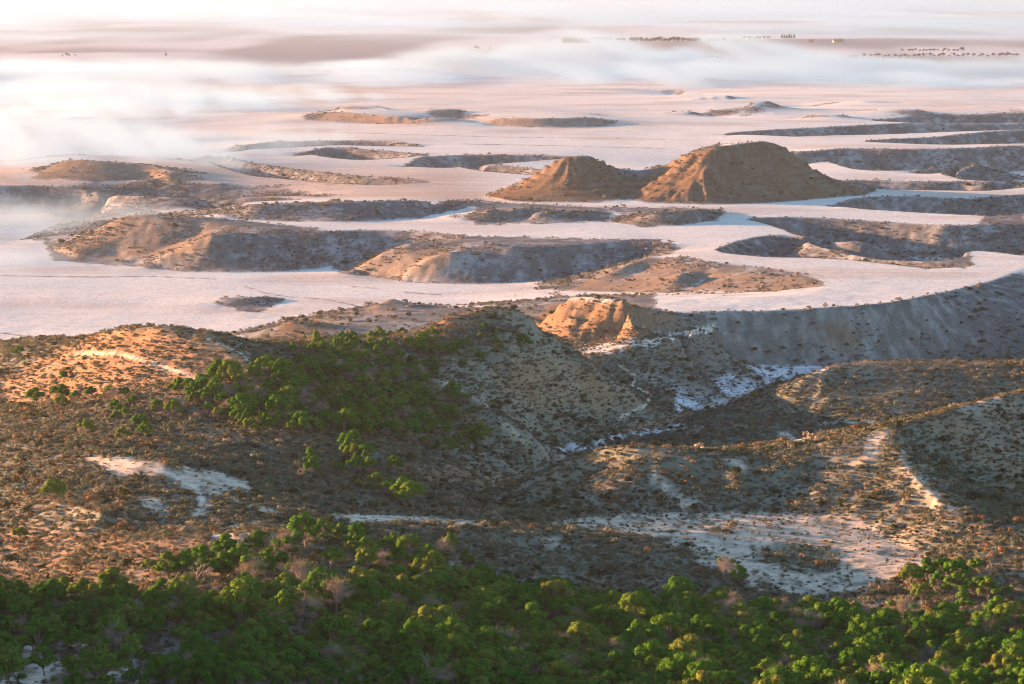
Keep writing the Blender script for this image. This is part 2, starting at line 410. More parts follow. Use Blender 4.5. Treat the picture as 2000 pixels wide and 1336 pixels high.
H += ledge * .42 * np.sin(H0 * 2.1 + 1.2 * fbm(XX / 30, YY / 30, 2, 39)) * (.5 + vnoise(XX / 15, YY / 15, 44))
H += fbm(XX / 90, YY / 90, 3, 41) * (1.0 - near) * 0.8 * sstep(900, 1000, YY)

def sample(field, X, Y):
    i = np.interp(X / Y, UG, np.arange(NU)); j = np.interp(Y, YG, np.arange(NV))
    i0 = np.clip(i.astype(int), 0, NU - 2); j0 = np.clip(j.astype(int), 0, NV - 2)
    fi = i - i0; fj = j - j0
    return (field[j0, i0] * (1 - fi) + field[j0, i0 + 1] * fi) * (1 - fj) + (field[j0 + 1, i0] * (1 - fi) + field[j0 + 1, i0 + 1] * fi) * fj
# what can be seen from the viewpoint (to choose which plants are built singly)
TAN = (H - CAM_Z) / YY
HOR = np.maximum.accumulate(TAN, axis=0)
VIS = TAN >= HOR - 1e-6
PX, PY = project(XX, YY, H)
# ------------------------------------------------------------------ what covers the ground: fields, scrub, bare earth, frost, tracks
NX = PX + 24 * fbm(XX / 5, YY / 5, 3, 51) * 450 / np.maximum(YY, 450)
NY = PY + 11 * fbm(XX / 5 + 40, YY / 5, 3, 52) * 450 / np.maximum(YY, 450)
def inside(poly, x=None, y=None):
    p = [tuple(float(v) for v in t.split(',')) for t in poly.split()] if isinstance(poly, str) else poly
    x = NX if x is None else x; y = NY if y is None else y
    r = np.zeros(x.shape, bool)
    n = len(p)
    for i in range(n):
        x0, y0 = p[i]; x1, y1 = p[(i + 1) % n]
        if y0 == y1: continue
        c = ((y0 > y) != (y1 > y)) & (x < (x1 - x0) * (y - y0) / (y1 - y0) + x0)
        r ^= c
    return r
def along(line, width, x=PX, y=PY):
    p = [tuple(float(v) for v in t.split(',')) for t in line.split()]
    d = np.full(x.shape, 1e9)
    for (x0, y0), (x1, y1) in zip(p[:-1], p[1:]):
        dx, dy = x1 - x0, y1 - y0
        t = np.clip(((x - x0) * dx + (y - y0) * dy) / (dx * dx + dy * dy), 0, 1)
        d = np.minimum(d, np.hypot((x - x0 - t * dx), (y - y0 - t * dy) * 1.4))
    return sstep(width, width * .4, d)
def rng_y(a, b): return (YY > a) & (YY < b)
def smooth_mask(m, n=2): return blur(m.astype(float), n)

gx0, gy0 = gradient(blur(H0, 2))
slope0 = np.hypot(gx0, gy0)
edge_n = fbm(XX / 9, YY / 9, 4, 61)
FIELD = sstep(0.155, 0.085, slope0 + 0.06 * edge_n + .03 * fbm(XX / 30, YY / 30, 2, 63)) * sstep(872, 900, YY)
FIELD[(YY < 1000) & (PX > 1000) & (H0 < 6)] = 0            # wash and its banks
for poly, a, b in (('930,462 1290,468 1290,482 1180,490 800,490 780,476', 1000, 1400), ('1290,478 1310,470 1320,490 1300,498', 900, 1300),
                   ('480,640 640,612 765,575 880,600 960,600 1060,560 1270,560 1290,610 1380,625 1380,660 1000,720 480,700', 780, 1020),
                   ('100,480 250,410 470,430 640,450 640,470 420,530 100,510', 1100, 1350), ('470,392 930,388 930,402 820,425 470,430', 1180, 1330),
                   ('1700,505 2000,440 2000,420 1930,420 1900,445 1560,470', 1060, 1350), ('930,395 1190,405 1190,432 930,440', 1200, 1340), ('1190,405 1410,408 1400,430 1250,445', 1180, 1340),
                   ('1930,415 2000,412 2000,440 1925,438', 1100, 1400), ('430,580 552,580 552,592 500,610 430,600', 950, 1150), ('1800,480 1890,480 1900,522 1800,525', 1000, 1200)):
    FIELD[inside(poly) & rng_y(a, b)] *= 0.05
FIELD = blur(FIELD, 1)

BARE = np.zeros_like(XX)       # pale dry earth
for poly, v in (('165,885 260,895 360,915 450,925 490,940 500,955 440,960 470,975 520,990 550,1005 500,1000 440,970 400,965 405,985 390,1010 368,1005 390,985 390,960 340,935 280,930 210,925', .9),
                ('250,965 300,975 350,1005 320,1012 270,985', .8), ('620,1013 700,1004 760,1004 850,1009 940,1014 1010,1022 900,1023 700,1020', .95),
                ('1050,1026 1130,1010 1250,1003 1400,1000 1520,1000 1640,1005 1700,1030 1790,1070 1835,1105 1760,1125 1740,1145 1640,1162 1540,1162 1480,1130 1420,1090 1300,1050 1180,1040', .85),
                ('1300,1056 1380,1062 1420,1090 1470,1130 1500,1165 1450,1135 1400,1110 1340,1085', .7), ('1040,1045 1100,1050 1110,1065 1060,1060', .6),
                ('1245,925 1290,932 1340,962 1395,985 1330,992 1285,960', .8), ('1700,845 1732,838 1722,880 1685,905 1645,922 1690,872', .8), ('1868,797 1960,772 1930,795 1880,806', .7),
                ('1738,850 1775,900 1835,962 1880,1010 1850,1000 1800,955 1748,890', .6), ('1510,843 1560,853 1605,854 1560,870 1540,862', .95), ('1420,900 1470,893 1450,917', .9),
                ('1565,828 1700,821 1715,832 1600,837', .8), ('868,741 900,749 955,790 945,800 890,765 838,760', .75), ('958,808 1020,848 1105,892 1090,897 1000,852', .6),
                ('0,1250 60,1260 140,1300 110,1345 0,1345', .8), ('120,1240 225,1243 205,1265 140,1272', .8), ('185,1298 265,1292 290,1340 190,1340', .7), ('530,1148 562,1148 556,1190 528,1188', .7),
                ('400,1040 470,1045 520,1020 480,1015', .7), ('350,1110 440,1095 470,1080 420,1130', .5), ('820,1095 900,1105 930,1135 850,1125', .5), ('640,1135 700,1140 690,1165', .5)):
    BARE = np.maximum(BARE, v * (inside(poly) & rng_y(330, 790)))
BARE[inside('1480,1070 1560,1058 1640,1085 1640,1112 1560,1118 1490,1095') & rng_y(330, 700)] *= .25
BARE[inside('1380,1030 1440,1025 1450,1045 1400,1045') & rng_y(330, 700)] *= .3
BARE = blur(BARE, 1)
BENCH = np.maximum(inside('1085,664 1150,671 1280,659 1385,637 1395,645 1290,670 1200,688 1120,688') * .9, inside('1105,577 1190,574 1205,584 1115,588') * .5) * rng_y(780, 960)
PATHS = np.zeros_like(XX)
for line, w, a, b in (('150,690 230,690 300,710 360,730 415,756', 6, 560, 700), ('250,905 330,925 385,955 397,975 380,1008', 7, 440, 560), ('1205,712 1240,735 1235,755 1272,770 1262,790 1212,816', 4, 660, 900),
                      ('1125,692 1200,680 1290,664 1395,636', 4, 780, 960), ('920,378 1000,394 1100,401 1240,403 1400,405', 3, 1250, 1420), ('400,1042 460,1055 520,1060 570,1075', 5, 400, 480),
                      ('1600,868 1612,885 1600,905', 5, 560, 720), ('400,660 470,690 500,720', 3, 600, 660)):
    PATHS = np.maximum(PATHS, along(line, w) * rng_y(a, b))
SOIL_SUN = np.zeros_like(XX)       # orange-brown eroded earth, plus warm sunlight painted onto lit slopes
for poly, v, a, b in (('940,388 1090,305 1165,303 1240,352 1340,300 1420,282 1515,273 1550,300 1700,378 1560,400 1200,402 960,398', 1, 1300, 1440), ('1030,650 1060,600 1108,582 1230,588 1340,628 1250,660 1150,670 1085,664', 1, 840, 960),
                      ('950,720 1050,695 1130,710 1260,775 1230,800 1110,790 1050,800 980,770', .4, 660, 830), ('840,655 880,612 970,590 1010,592 1000,612 900,640', .8, 690, 760), ('1575,640 1645,628 1690,685 1640,692', .7, 880, 1000),
                      ('520,665 560,622 610,618 660,632 600,668', .8, 820, 980), ('700,610 765,578 800,592 760,620', .5, 900, 1050), ('0,660 200,645 400,640 520,735 420,760 200,785 0,795', .75, 590, 680),
                      ('1800,820 2000,780 2000,960 1900,900', .35, 540, 640), ('740,925 880,910 1040,930 1000,950 900,940 780,955', .6, 560, 720), ('280,500 412,455 440,462 380,500', .6, 1100, 1300), ('800,530 880,485 910,490 860,530', .6, 1050, 1250), ('1090,580 1150,540 1230,508 1300,500 1345,520 1400,532 1560,540 1605,560 1540,580 1400,582', .6, 930, 1110),
                      ('660,528 790,476 870,482 850,545 760,548', .5, 1030, 1230), ('95,495 250,416 430,436 400,470 300,505 200,510', .5, 1120, 1300), ('600,238 650,214 690,203 750,205 890,212 890,240 720,243', .8, 1950, 2250), ('930,246 965,226 1170,226 1190,247 1060,251', .6, 1950, 2150),
                      ('60,352 130,304 330,328 430,335 430,358 270,350', .6, 1450, 1560), ('1575,232 1590,220 1645,220 1655,231', .8, 1900, 2500), ('1690,221 1715,209 1795,210 1808,221', .8, 1900, 2600), ('1868,215 1888,203 2000,204 2000,215', .8, 1900, 2700), ('920,437 945,408 965,402 1090,408 1190,420 1100,428', .35, 1200, 1340),
                      ('1195,436 1285,414 1355,411 1300,440', .4, 1180, 1340), ('1640,722 1650,704 1960,702 1960,716', .6, 780, 860), ('0,1030 200,1040 520,1055 600,1085 420,1130 200,1150 0,1165', .5, 380, 500)):
    SOIL_SUN = np.maximum(SOIL_SUN, v * (inside(poly) & rng_y(a, b)))
SOIL_SUN = blur(SOIL_SUN, 2)
# broken red banks along the wash channel
SOIL_SUN = np.maximum(SOIL_SUN, .8 * along('1560,735 1480,762 1400,790 1300,822 1210,846', 12) * rng_y(700, 960) * sstep(.12, .3, slope))
WASH = np.zeros_like(XX)
for poly in ('1250,722 1400,713 1600,710 1610,726 1520,742 1440,772 1400,795 1320,805 1325,765 1275,745', '1185,850 1330,826 1345,834 1200,864', '1000,815 1150,838 1190,870 1120,885 1040,870'):
    WASH = np.maximum(WASH, inside(poly) & rng_y(660, 960))
WASH = blur(WASH.astype(float), 1) * sstep(.65, .4, slope)
n1 = fbm(XX / 3.0, YY / 3.0, 4, 71); n2 = fbm(XX / 17, YY / 17, 4, 72); n3 = fbm(XX / 1.3, YY / 1.3, 2, 73); n4 = fbm(XX / 70, YY / 45, 3, 74)
FROST = np.clip(sstep(760, 1000, YY) * (.55 + .5 * n2) + WASH * .9, 0, 1)

def lin(*c): return np.array(c)[None, None, :]
def mixc(a, b, t): return a + (b - a) * np.clip(t, 0, 1)[..., None]
col = np.ones((NV, NU, 3)) * lin(.160, .160, .132)                       # litter and low scrub
col = mixc(col, lin(.108, .116, .088), .5 + 1.1 * n2)
col = mixc(col, lin(.21, .175, .125), sstep(.15, .6, n1) * .5)
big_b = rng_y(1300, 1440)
col = mixc(col, np.where(big_b[..., None], lin(.125, .066, .036), np.where((YY > 1950)[..., None], lin(.33, .195, .145), np.where(((YY > 840) & (YY < 950))[..., None], lin(.20, .112, .06), lin(.34, .19, .105)))), SOIL_SUN * (.8 + .4 * n2))
col = mixc(col, lin(.13, .105, .07), SOIL_SUN * sstep(-.1, .4, n2 + .5 * n1) * .65)
strata = np.sin(H * 2.6 + n2 * 2) * .5 + .5
col *= (1 - .22 * SOIL_SUN * strata)[..., None]
far_scrub = mixc(np.ones((NV, NU, 3)) * lin(.085, .088, .092), lin(.21, .212, .222), sstep(-.2, .6, n1 * .7 + n2 * .6))
col = mixc(col, far_scrub, sstep(780, 980, YY) * (1 - .85 * SOIL_SUN))
col = mixc(col, lin(.52, .52, .54), np.clip(WASH * (.8 + .6 * n1) , 0, 1))
col = mixc(col, lin(.47, .385, .31), BARE * np.clip(.78 + 1.3 * n1 + .7 * n3, 0, 1))
col = mixc(col, lin(.54, .49, .45), BENCH * np.clip(.9 + .5 * n1, 0, 1))
col = mixc(col, lin(.52, .44, .35), PATHS * np.clip(.7 + .6 * n1, .2, .9))
# frosted fields: white with a pink-tan undertone where the earth shows through
streak = fbm(XX / 60 + n4, YY / 6, 3, 81)
tan_f = np.clip(sstep(1330, 1420, YY) * sstep(1750, 1500, YY) * sstep(20, -40, XX) * .9 + .25 * sstep(1750, 2000, YY) * sstep(200, -100, XX) + .5 * sstep(-.1, .6, n4), 0, 1)
fcol = mixc(np.ones((NV, NU, 3)) * lin(.455, .465, .455), lin(.325, .27, .235), tan_f + .42 * streak)
fcol *= (1 + .10 * streak + .07 * n1 + .07 * n3)[..., None]
DITCH = np.zeros_like(XX)
for line, w, a, b in (('0,538 80,540 200,541 300,540 420,545', 2.2, 1050, 1250), ('480,560 520,573 570,580 640,585 700,598', 2.4, 980, 1160), ('790,571 830,574 862,576', 2.2, 1000, 1150), ('690,560 740,564', 2, 1000, 1150),
                      ('0,650 40,655 80,657', 2.5, 900, 1000), ('620,257 800,263 1000,268 1300,272', 1.1, 1700, 2100), ('900,281 1100,285 1300,290', 1.1, 1600, 1900)):
    DITCH = np.maximum(DITCH, along(line, w * 1.15) * rng_y(a, b))
fcol = mixc(fcol, lin(.13, .11, .10), DITCH * np.clip(.45 + .9 * n1, 0, .8))
col = mixc(col, fcol, FIELD)
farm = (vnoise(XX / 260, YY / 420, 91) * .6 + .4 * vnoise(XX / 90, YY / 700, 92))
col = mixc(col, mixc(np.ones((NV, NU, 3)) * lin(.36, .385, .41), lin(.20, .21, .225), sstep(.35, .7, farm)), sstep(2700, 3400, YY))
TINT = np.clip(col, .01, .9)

def nodes_of(m):
    m.use_nodes = True
    n = m.node_tree.nodes; n.clear()
    return n, m.node_tree.links
def terrain_material():
    m = bpy.data.materials.new('ground'); n, l = nodes_of(m)
    out = n.new('ShaderNodeOutputMaterial'); b = n.new('ShaderNodeBsdfDiffuse')
    at = n.new('ShaderNodeAttribute'); at.attribute_name = 'tint'
    tc = n.new('ShaderNodeTexCoord')
    nz = n.new('ShaderNodeTexNoise'); nz.inputs['Scale'].default_value = .9; nz.inputs['Detail'].default_value = 4; nz.inputs['Roughness'].default_value = .65
    l.new(tc.outputs['Object'], nz.inputs['Vector'])
    mr = n.new('ShaderNodeMapRange'); mr.inputs['From Min'].default_value = .3; mr.inputs['From Max'].default_value = .7; mr.inputs['To Min'].default_value = .72; mr.inputs['To Max'].default_value = 1.25
    l.new(nz.outputs['Fac'], mr.inputs['Value'])
    sc = n.new('ShaderNodeVectorMath'); sc.operation = 'SCALE'
    l.new(at.outputs['Color'], sc.inputs[0]); l.new(mr.outputs[0], sc.inputs['Scale'])
    l.new(sc.outputs[0], b.inputs['Color'])
    bp = n.new('ShaderNodeBump'); bp.inputs['Strength'].default_value = .35; bp.inputs['Distance'].default_value = .35
    l.new(nz.outputs['Fac'], bp.inputs['Height']); l.new(bp.outputs[0], b.inputs['Normal'])
    l.new(b.outputs[0], out.inputs['Surface'])
    return m
M_GROUND = terrain_material()

def face_class(poly, a, b): return inside(poly, PX, PY) & rng_y(a, b)
CLS = np.zeros((NV, NU), int)                       # 0 hills
REG = [('hill', 'scrub covered foreground hills and ridges falling to the dry wash', 'hill'),
       ('hillside', 'grey scrubby badland slopes and gullies between the frosted fields', 'hillside'),
       ('field', 'pale frosted farm fields spreading flat between the eroded slopes', 'field'),
       ('butte', 'larger of the twin brown buttes with sunlit left flank', 'butte'),
       ('butte', 'smaller rounded twin butte on the left of the larger one', 'butte'),
       ('butte', 'small flat-topped butte with orange face above the wash', 'butte'),
       ('dry_wash', 'pale frosted floor of the dry wash with broken red banks', 'wash'),
       ('far_plain', 'grey farmland on the far plain beyond the fog', 'plain'),
       ('clearing', 'pale bare clearing of dry earth among the scrub hills', 'clearing')]
CLS[(YY > 880) | ((YY > 820) & (PX > 1100))] = 1
CLS[(YY > 850) & (H0 < 4) & (PX < 1050)] = 1
CLS[(FIELD > .5) & (YY > 872)] = 2
gmask = SOIL_SUN > .35
CLS[gmask & rng_y(1300, 1440) & (PX >= 1238) & (PX < 1720)] = 3
CLS[gmask & rng_y(1300, 1440) & (PX < 1238) & (PX > 930)] = 4
CLS[gmask & rng_y(840, 960) & (PX > 1020) & (PX < 1350)] = 5
CLS[(WASH > .4)] = 6
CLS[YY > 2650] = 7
CLS[(BARE > .35) & (YY < 700) & (YY > 455) & (PX > 1040) & (PY > 998)] = 8
verts = np.stack([XX, YY, H], -1).reshape(-1, 3).astype(np.float32)
idx = np.arange(NV * NU).reshape(NV, NU)
quads = np.stack([idx[:-1, :-1], idx[:-1, 1:], idx[1:, 1:], idx[1:, :-1]], -1).reshape(-1, 4)
fcls = CLS[:-1, :-1].ravel()
tint4 = np.concatenate([TINT, np.ones((NV, NU, 1))], -1).reshape(-1, 4).astype(np.float32)
def mesh_from(name, v, q, mat, smooth=True):
    me = bpy.data.meshes.new(name)
    k = q.shape[1]
    me.vertices.add(len(v)); me.vertices.foreach_set('co', np.ascontiguousarray(v, np.float32).ravel())
    me.loops.add(q.size); me.loops.foreach_set('vertex_index', np.ascontiguousarray(q, np.int32).ravel())
    me.polygons.add(len(q)); me.polygons.foreach_set('loop_start', (np.arange(len(q)) * k).astype(np.int32))
    me.polygons.foreach_set('use_smooth', np.full(len(q), smooth, bool))
    me.update(calc_edges=True)
    if mat: me.materials.append(mat)
    return me
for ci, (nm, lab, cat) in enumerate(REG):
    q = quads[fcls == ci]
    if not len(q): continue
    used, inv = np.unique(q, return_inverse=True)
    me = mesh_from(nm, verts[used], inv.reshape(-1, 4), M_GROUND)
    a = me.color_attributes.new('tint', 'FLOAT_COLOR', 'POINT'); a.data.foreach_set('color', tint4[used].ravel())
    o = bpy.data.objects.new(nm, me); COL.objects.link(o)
    o['kind'] = 'structure'; o['label'] = lab; o['category'] = cat
# ------------------------------------------------------------------ plants
def leaf_material(name, c0, c1, c2, transl=.25, c3=None):
    m = bpy.data.materials.new(name); n, l = nodes_of(m)
    out = n.new('ShaderNodeOutputMaterial')
    oi = n.new('ShaderNodeObjectInfo')
    at = n.new('ShaderNodeAttribute'); at.attribute_name = 'tone'
    r1 = n.new('ShaderNodeValToRGB'); e = r1.color_ramp.elements
    e[0].color = (*c0, 1); e[1].color = (*c2, 1); x = e.new(.5); x.color = (*c1, 1)
    if c3: x = e.new(.86); x.color = (*c2, 1); e[len(e) - 1].color = (*c3, 1)
    ad = n.new('ShaderNodeMath'); ad.operation = 'MULTIPLY_ADD'; ad.inputs[1].default_value = .65; ad.use_clamp = True
    l.new(oi.outputs['Random'], ad.inputs[0])
    sc = n.new('ShaderNodeMath'); sc.operation = 'MULTIPLY'; sc.inputs[1].default_value = .35
    l.new(at.outputs['Fac'], sc.inputs[0]); l.new(sc.outputs[0], ad.inputs[2])
    l.new(ad.outputs[0], r1.inputs['Fac'])
    d = n.new('ShaderNodeBsdfDiffuse'); t = n.new('ShaderNodeBsdfTranslucent'); mx = n.new('ShaderNodeMixShader'); mx.inputs[0].default_value = transl
    l.new(r1.outputs[0], d.inputs['Color']); l.new(r1.outputs[0], t.inputs['Color'])
    l.new(d.outputs[0], mx.inputs[1]); l.new(t.outputs[0], mx.inputs[2]); l.new(mx.outputs[0], out.inputs['Surface'])
    return m
def bark_material(name, c0, c1):
    m = bpy.data.materials.new(name); n, l = nodes_of(m)
    out = n.new('ShaderNodeOutputMaterial'); d = n.new('ShaderNodeBsdfDiffuse')
    tc = n.new('ShaderNodeTexCoord'); nz = n.new('ShaderNodeTexNoise'); nz.inputs['Scale'].default_value = 6
    mx = n.new('ShaderNodeMix'); mx.data_type = 'RGBA'; mx.inputs[6].default_value = (*c0, 1); mx.inputs[7].default_value = (*c1, 1)
    l.new(tc.outputs['Object'], nz.inputs['Vector']); l.new(nz.outputs['Fac'], mx.inputs[0]); l.new(mx.outputs[2], d.inputs['Color']); l.new(d.outputs[0], out.inputs['Surface'])
    return m
M_PINE = leaf_material('pine_needles', (.020, .066, .010), (.055, .145, .018), (.115, .145, .028), .08, (.175, .155, .060))
M_SHRUB = {'olive': leaf_material('olive_shrub', (.066, .078, .052), (.112, .124, .082), (.180, .176, .115)),
           'rust': leaf_material('rust_shrub', (.10, .066, .036), (.155, .100, .052), (.22, .14, .078)),
           'juniper': leaf_material('juniper', (.022, .032, .018), (.036, .048, .024), (.060, .068, .034)),
           'frosted': leaf_material('frosted_shrub', (.07, .072, .074), (.12, .122, .126), (.24, .24, .25)),
           'pale': leaf_material('pale_shrub', (.16, .14, .10), (.22, .18, .125), (.30, .245, .18))}
M_BARK = bark_material('bark', (.14, .115, .095), (.24, .205, .175))
M_DEAD = bark_material('dead_wood', (.22, .19, .17), (.36, .32, .29))
M_TWIG = bark_material('dry_twigs', (.20, .155, .12), (.33, .26, .20))

def tubes(segs, sides=5):
    V, Q = [], []; k = 0
    for a, b, ra, rb in segs:
        a = np.asarray(a, float); b = np.asarray(b, float); d = b - a; d /= max(np.linalg.norm(d), 1e-6)
        x = np.cross(d, (0, 0, 1) if abs(d[2]) < .9 else (1, 0, 0)); x /= np.linalg.norm(x); y = np.cross(d, x)
        for c, r in ((a, ra), (b, rb)):
            for s in range(sides):
                t = 2 * math.pi * s / sides
                V.append(c + r * (math.cos(t) * x + math.sin(t) * y))
        for s in range(sides): Q.append((k + s, k + (s + 1) % sides, k + sides + (s + 1) % sides, k + sides + s))
        k += 2 * sides
    return np.array(V), np.array(Q)
def cards(P, Nrm, size, r, aspect=.6, flat=.55):
    """small leaf quads at P, roughly facing Nrm."""
    n = len(P)
    d = Nrm + r.normal(size=(n, 3)) * flat; d /= np.linalg.norm(d, axis=1)[:, None]
    t = r.normal(size=(n, 3)); x = np.cross(d, t); x /= np.linalg.norm(x, axis=1)[:, None]; y = np.cross(d, x)
    s = size * r.uniform(.6, 1.3, (n, 1))
    V = np.stack([P - x * s - y * s * aspect, P + x * s - y * s * aspect * .7, P + x * s * .8 + y * s * aspect, P - x * s * .8 + y * s * aspect * .8], 1)
    return V.reshape(-1, 3), np.arange(n * 4).reshape(n, 4)
def leaf_mesh(name, V, Q, mat, soft, tone):
    me = mesh_from(name, V, Q, mat)
    a = me.attributes.new('tone', 'FLOAT', 'POINT'); a.data.foreach_set('value', np.ascontiguousarray(tone, np.float32))
    me.normals_split_custom_set_from_vertices(soft.tolist())
    return me
def clump_cards(centers, radii, flat, per, size, r, low=-.35):
    P, N, T = [], [], []
    for c, R in zip(centers, radii):
        k = int(per * (R / np.mean(radii)) ** 2)
        d = r.normal(size=(k * 2, 3)); d /= np.linalg.norm(d, axis=1)[:, None]; d = d[d[:, 2] > low][:k]
        rad = R * (1 - .45 * r.random((len(d), 1)) ** 2) * (1 + .16 * np.sin(d[:, :1] * 5 + c[0] * 3) * np.cos(d[:, 1:2] * 5 + c[1]))
        P.append(c + d * rad * np.array([1, 1, flat])); N.append(d); T.append(np.clip(r.uniform(.15, .85) + r.normal(size=len(d)) * .22, 0, 1))
    P = np.concatenate(P); N = np.concatenate(N); T = np.concatenate(T)
    V, Q = cards(P, N, size, r)
    return V, Q, np.repeat(N, 4, 0), np.repeat(T, 4)

def pine_variant(seed, twiggy=0.0, height=5.2, spread=2.2):
    r = np.random.default_rng(seed)
    lean = r.normal(size=2) * .25
    hc = height * .62
    n = r.integers(11, 16)
    cen, rad, segs = [], [], []
    fork = np.array([lean[0] * .5, lean[1] * .5, height * r.uniform(.22, .36)])
    segs.append(((0, 0, -.4), fork, .15, .12))
    tips = []
    for i in range(n):
        a = i * 2.399 + r.normal() * .35
        e = 1 - .95 * (i + .5) / n + r.normal() * .06
        q = math.sqrt(max(1 - e * e, 0)) * spread * r.uniform(.66, .98)
        z = height * .46 + height * .40 * e + r.normal() * .15
        c = np.array([lean[0] + math.cos(a) * q, lean[1] + math.sin(a) * q, z])
        R = r.uniform(.66, 1.06) * spread / 2.2
        tips.append((c, R))
    for i, (c, R) in enumerate(tips):
        mid = fork + (c - fork) * np.array([.42, .42, .60]) + r.normal(size=3) * .08
        segs.append((fork, mid, .085, .055)); segs.append((mid, c - np.array([0, 0, R * .3]), .055, .02))
        for _ in range(2):
            e = mid + (c - mid) * r.uniform(.5, 1.1) + r.normal(size=3) * np.array([.5, .5, .2])
            segs.append((mid, e, .03, .01))
    V, Q = tubes(segs)
    trunk = mesh_from('trunk', V, Q, M_BARK)
    keep = [t for t in tips if r.random() >= twiggy] or tips[:2]
    V, Q, N, T = clump_cards([t[0] for t in keep], [t[1] for t in keep], .74, 420, .10, r)
    crown = leaf_mesh('crown', V, Q, M_PINE, N, T)
    tw = None
    if twiggy > 0:
        ts = []
        for c, R in tips:
            for _ in range(26):
                d = r.normal(size=3); d[2] = abs(d[2]) * .8; d /= np.linalg.norm(d)
                b = c - np.array([0, 0, R * .6]) + r.normal(size=3) * .12
                e = b + d * R * r.uniform(.7, 1.5); ts.append((b, e, .016, .006))
                for _ in range(2): ts.append((b + (e - b) * .5, e + r.normal(size=3) * .3, .011, .004))
        V, Q = tubes(ts, 3); tw = mesh_from('dry_twigs', V, Q, M_TWIG)
    return trunk, crown, tw
def dead_variant(seed, height=4.6):
    r = np.random.default_rng(seed); ts = []
    def grow(p, d, L, rad, lev):
        e = p + d * L; ts.append((p, e, rad, rad * .62))
        if lev == 0: return
        for _ in range(3 if lev > 1 else 5):
            nd = d + r.normal(size=3) * .55; nd[2] = abs(nd[2]) * .8 + .15; nd /= np.linalg.norm(nd)
            grow(p + d * L * r.uniform(.55, 1), nd, L * r.uniform(.55, .85), rad * .55, lev - 1)
    d = np.array([r.normal() * .15, r.normal() * .15, 1.0]); grow(np.array([0, 0, -.3]), d / np.linalg.norm(d), height * .36, .13, 4)
    V, Q = tubes(ts, 4)
    return mesh_from('branches', V, Q, M_DEAD)
PINES = [pine_variant(100 + i, 0, (4.6, 5.4, 5.0, 4.2, 5.8, 4.8)[i], (2.1, 2.4, 2.0, 1.9, 2.5, 2.2)[i]) for i in range(6)] + [pine_variant(200 + i, .5 + .15 * i, 5.0, 2.2) for i in range(3)]
DEADS = [dead_variant(300 + i) for i in range(3)]

def shrub_mesh(kind, seed, per=46):
    r = np.random.default_rng(seed); n = r.integers(3, 6)
    cen = [np.array([r.normal() * .34, r.normal() * .34, .28 + r.random() * .2]) for _ in range(n)]
    rad = [r.uniform(.30, .48) for _ in range(n)]
    V, Q, N, T = clump_cards(cen, rad, .85, per, .085, r, -.5)
    return leaf_mesh('shrub', V, Q, M_SHRUB[kind], N, T)
SHRUBS = {k: [shrub_mesh(k, 400 + 31 * i + j, 40) for j in range(3)] for i, k in enumerate(M_SHRUB)}

# ---- candidate sites (jittered), then kept where the cover allows
def sites(y0, y1, step, seed, umax=.184):
    r = np.random.default_rng(seed); xs = []
    y = y0
    n_y = int((y1 - y0) / step)
    X, Y = np.meshgrid(np.arange(-int(umax * y1 / step) - 1, int(umax * y1 / step) + 2) * step, y0 + np.arange(n_y) * step)
    X = (X + r.uniform(-.5, .5, X.shape) * step).ravel(); Y = (Y + r.uniform(-.5, .5, Y.shape) * step).ravel()
    m = np.abs(X / Y) < umax
    return X[m], Y[m], r
def visible(X, Y, Z, top=1.0):
    t = (Z + top - CAM_Z) / Y
    return t >= sample(HOR, X, Y) - .0004
def blocked_top(X, Y, Z):
    return (Z - CAM_Z) / Y
class Pts:
    def __init__(s): s.x, s.y, s.z, s.s, s.v = [], [], [], [], []
    def add(s, X, Y, Z, S, V):
        s.x.append(X); s.y.append(Y); s.z.append(Z); s.s.append(S); s.v.append(V)
    def cat(s): return [np.concatenate(q) for q in (s.x, s.y, s.z, s.s, s.v)]

# pines
pine_polys = [('0,1185 120,1175 300,1165 420,1170 520,1158 700,1152 900,1160 1000,1175 1100,1192 1500,1212 2000,1222 2200,1230 2200,1500 -200,1500 -200,1180', 250, 470, .78),
              ('560,1060 700,1050 900,1090 980,1150 900,1170 600,1130', 400, 500, .24), ('290,1110 420,1100 560,1090 560,1150 300,1165', 390, 440, .22),
              ('300,765 420,745 560,722 740,722 860,745 900,790 960,830 900,870 800,870 650,850 480,845 400,800', 560, 660, .68),
              ('560,690 640,672 760,662 850,655 900,690 860,740 740,715 600,700', 650, 740, .55), ('860,660 980,640 1060,670 1030,720 900,720', 690, 745, .40),
              ('880,800 960,800 960,860 900,900 840,900', 560, 660, .5), ('680,880 800,940 820,1000 720,980 660,920', 500, 580, .30), ('560,905 700,900 700,950 570,945', 480, 560, .16),
              ('0,690 120,680 120,740 0,740', 580, 660, .10), ('60,780 260,770 260,800 60,805', 560, 640, .12), ('150,800 460,780 460,850 150,870', 520, 620, .045), ('1750,1130 2000,1110 2000,1210 1800,1200', 440, 520, .25),
              ('1230,1090 1450,1110 1450,1150 1230,1140', 440, 500, .10)]
X, Y, r = sites(326, 745, 2.5, 5, .20)
Z = sample(H, X, Y); px, py = project(X, Y, Z)
prob = np.zeros_like(X)
for poly, a, b, p in pine_polys:
    prob = np.maximum(prob, p * (inside(poly, px, py) & (Y > a) & (Y < b)))
prob *= 1 - .9 * np.clip(sample(BARE, X, Y) + sample(PATHS, X, Y), 0, 1)
prob *= np.where(Y < 470, np.clip(.95 + .6 * fbm(X / 14, Y / 14, 2, 131) - .45 * sstep(650, 100, px) * (Y < 400), 0, 1), 1)
k = r.random(len(X)) < prob
pine_x, pine_y, pine_z = X[k], Y[k], Z[k] - .12
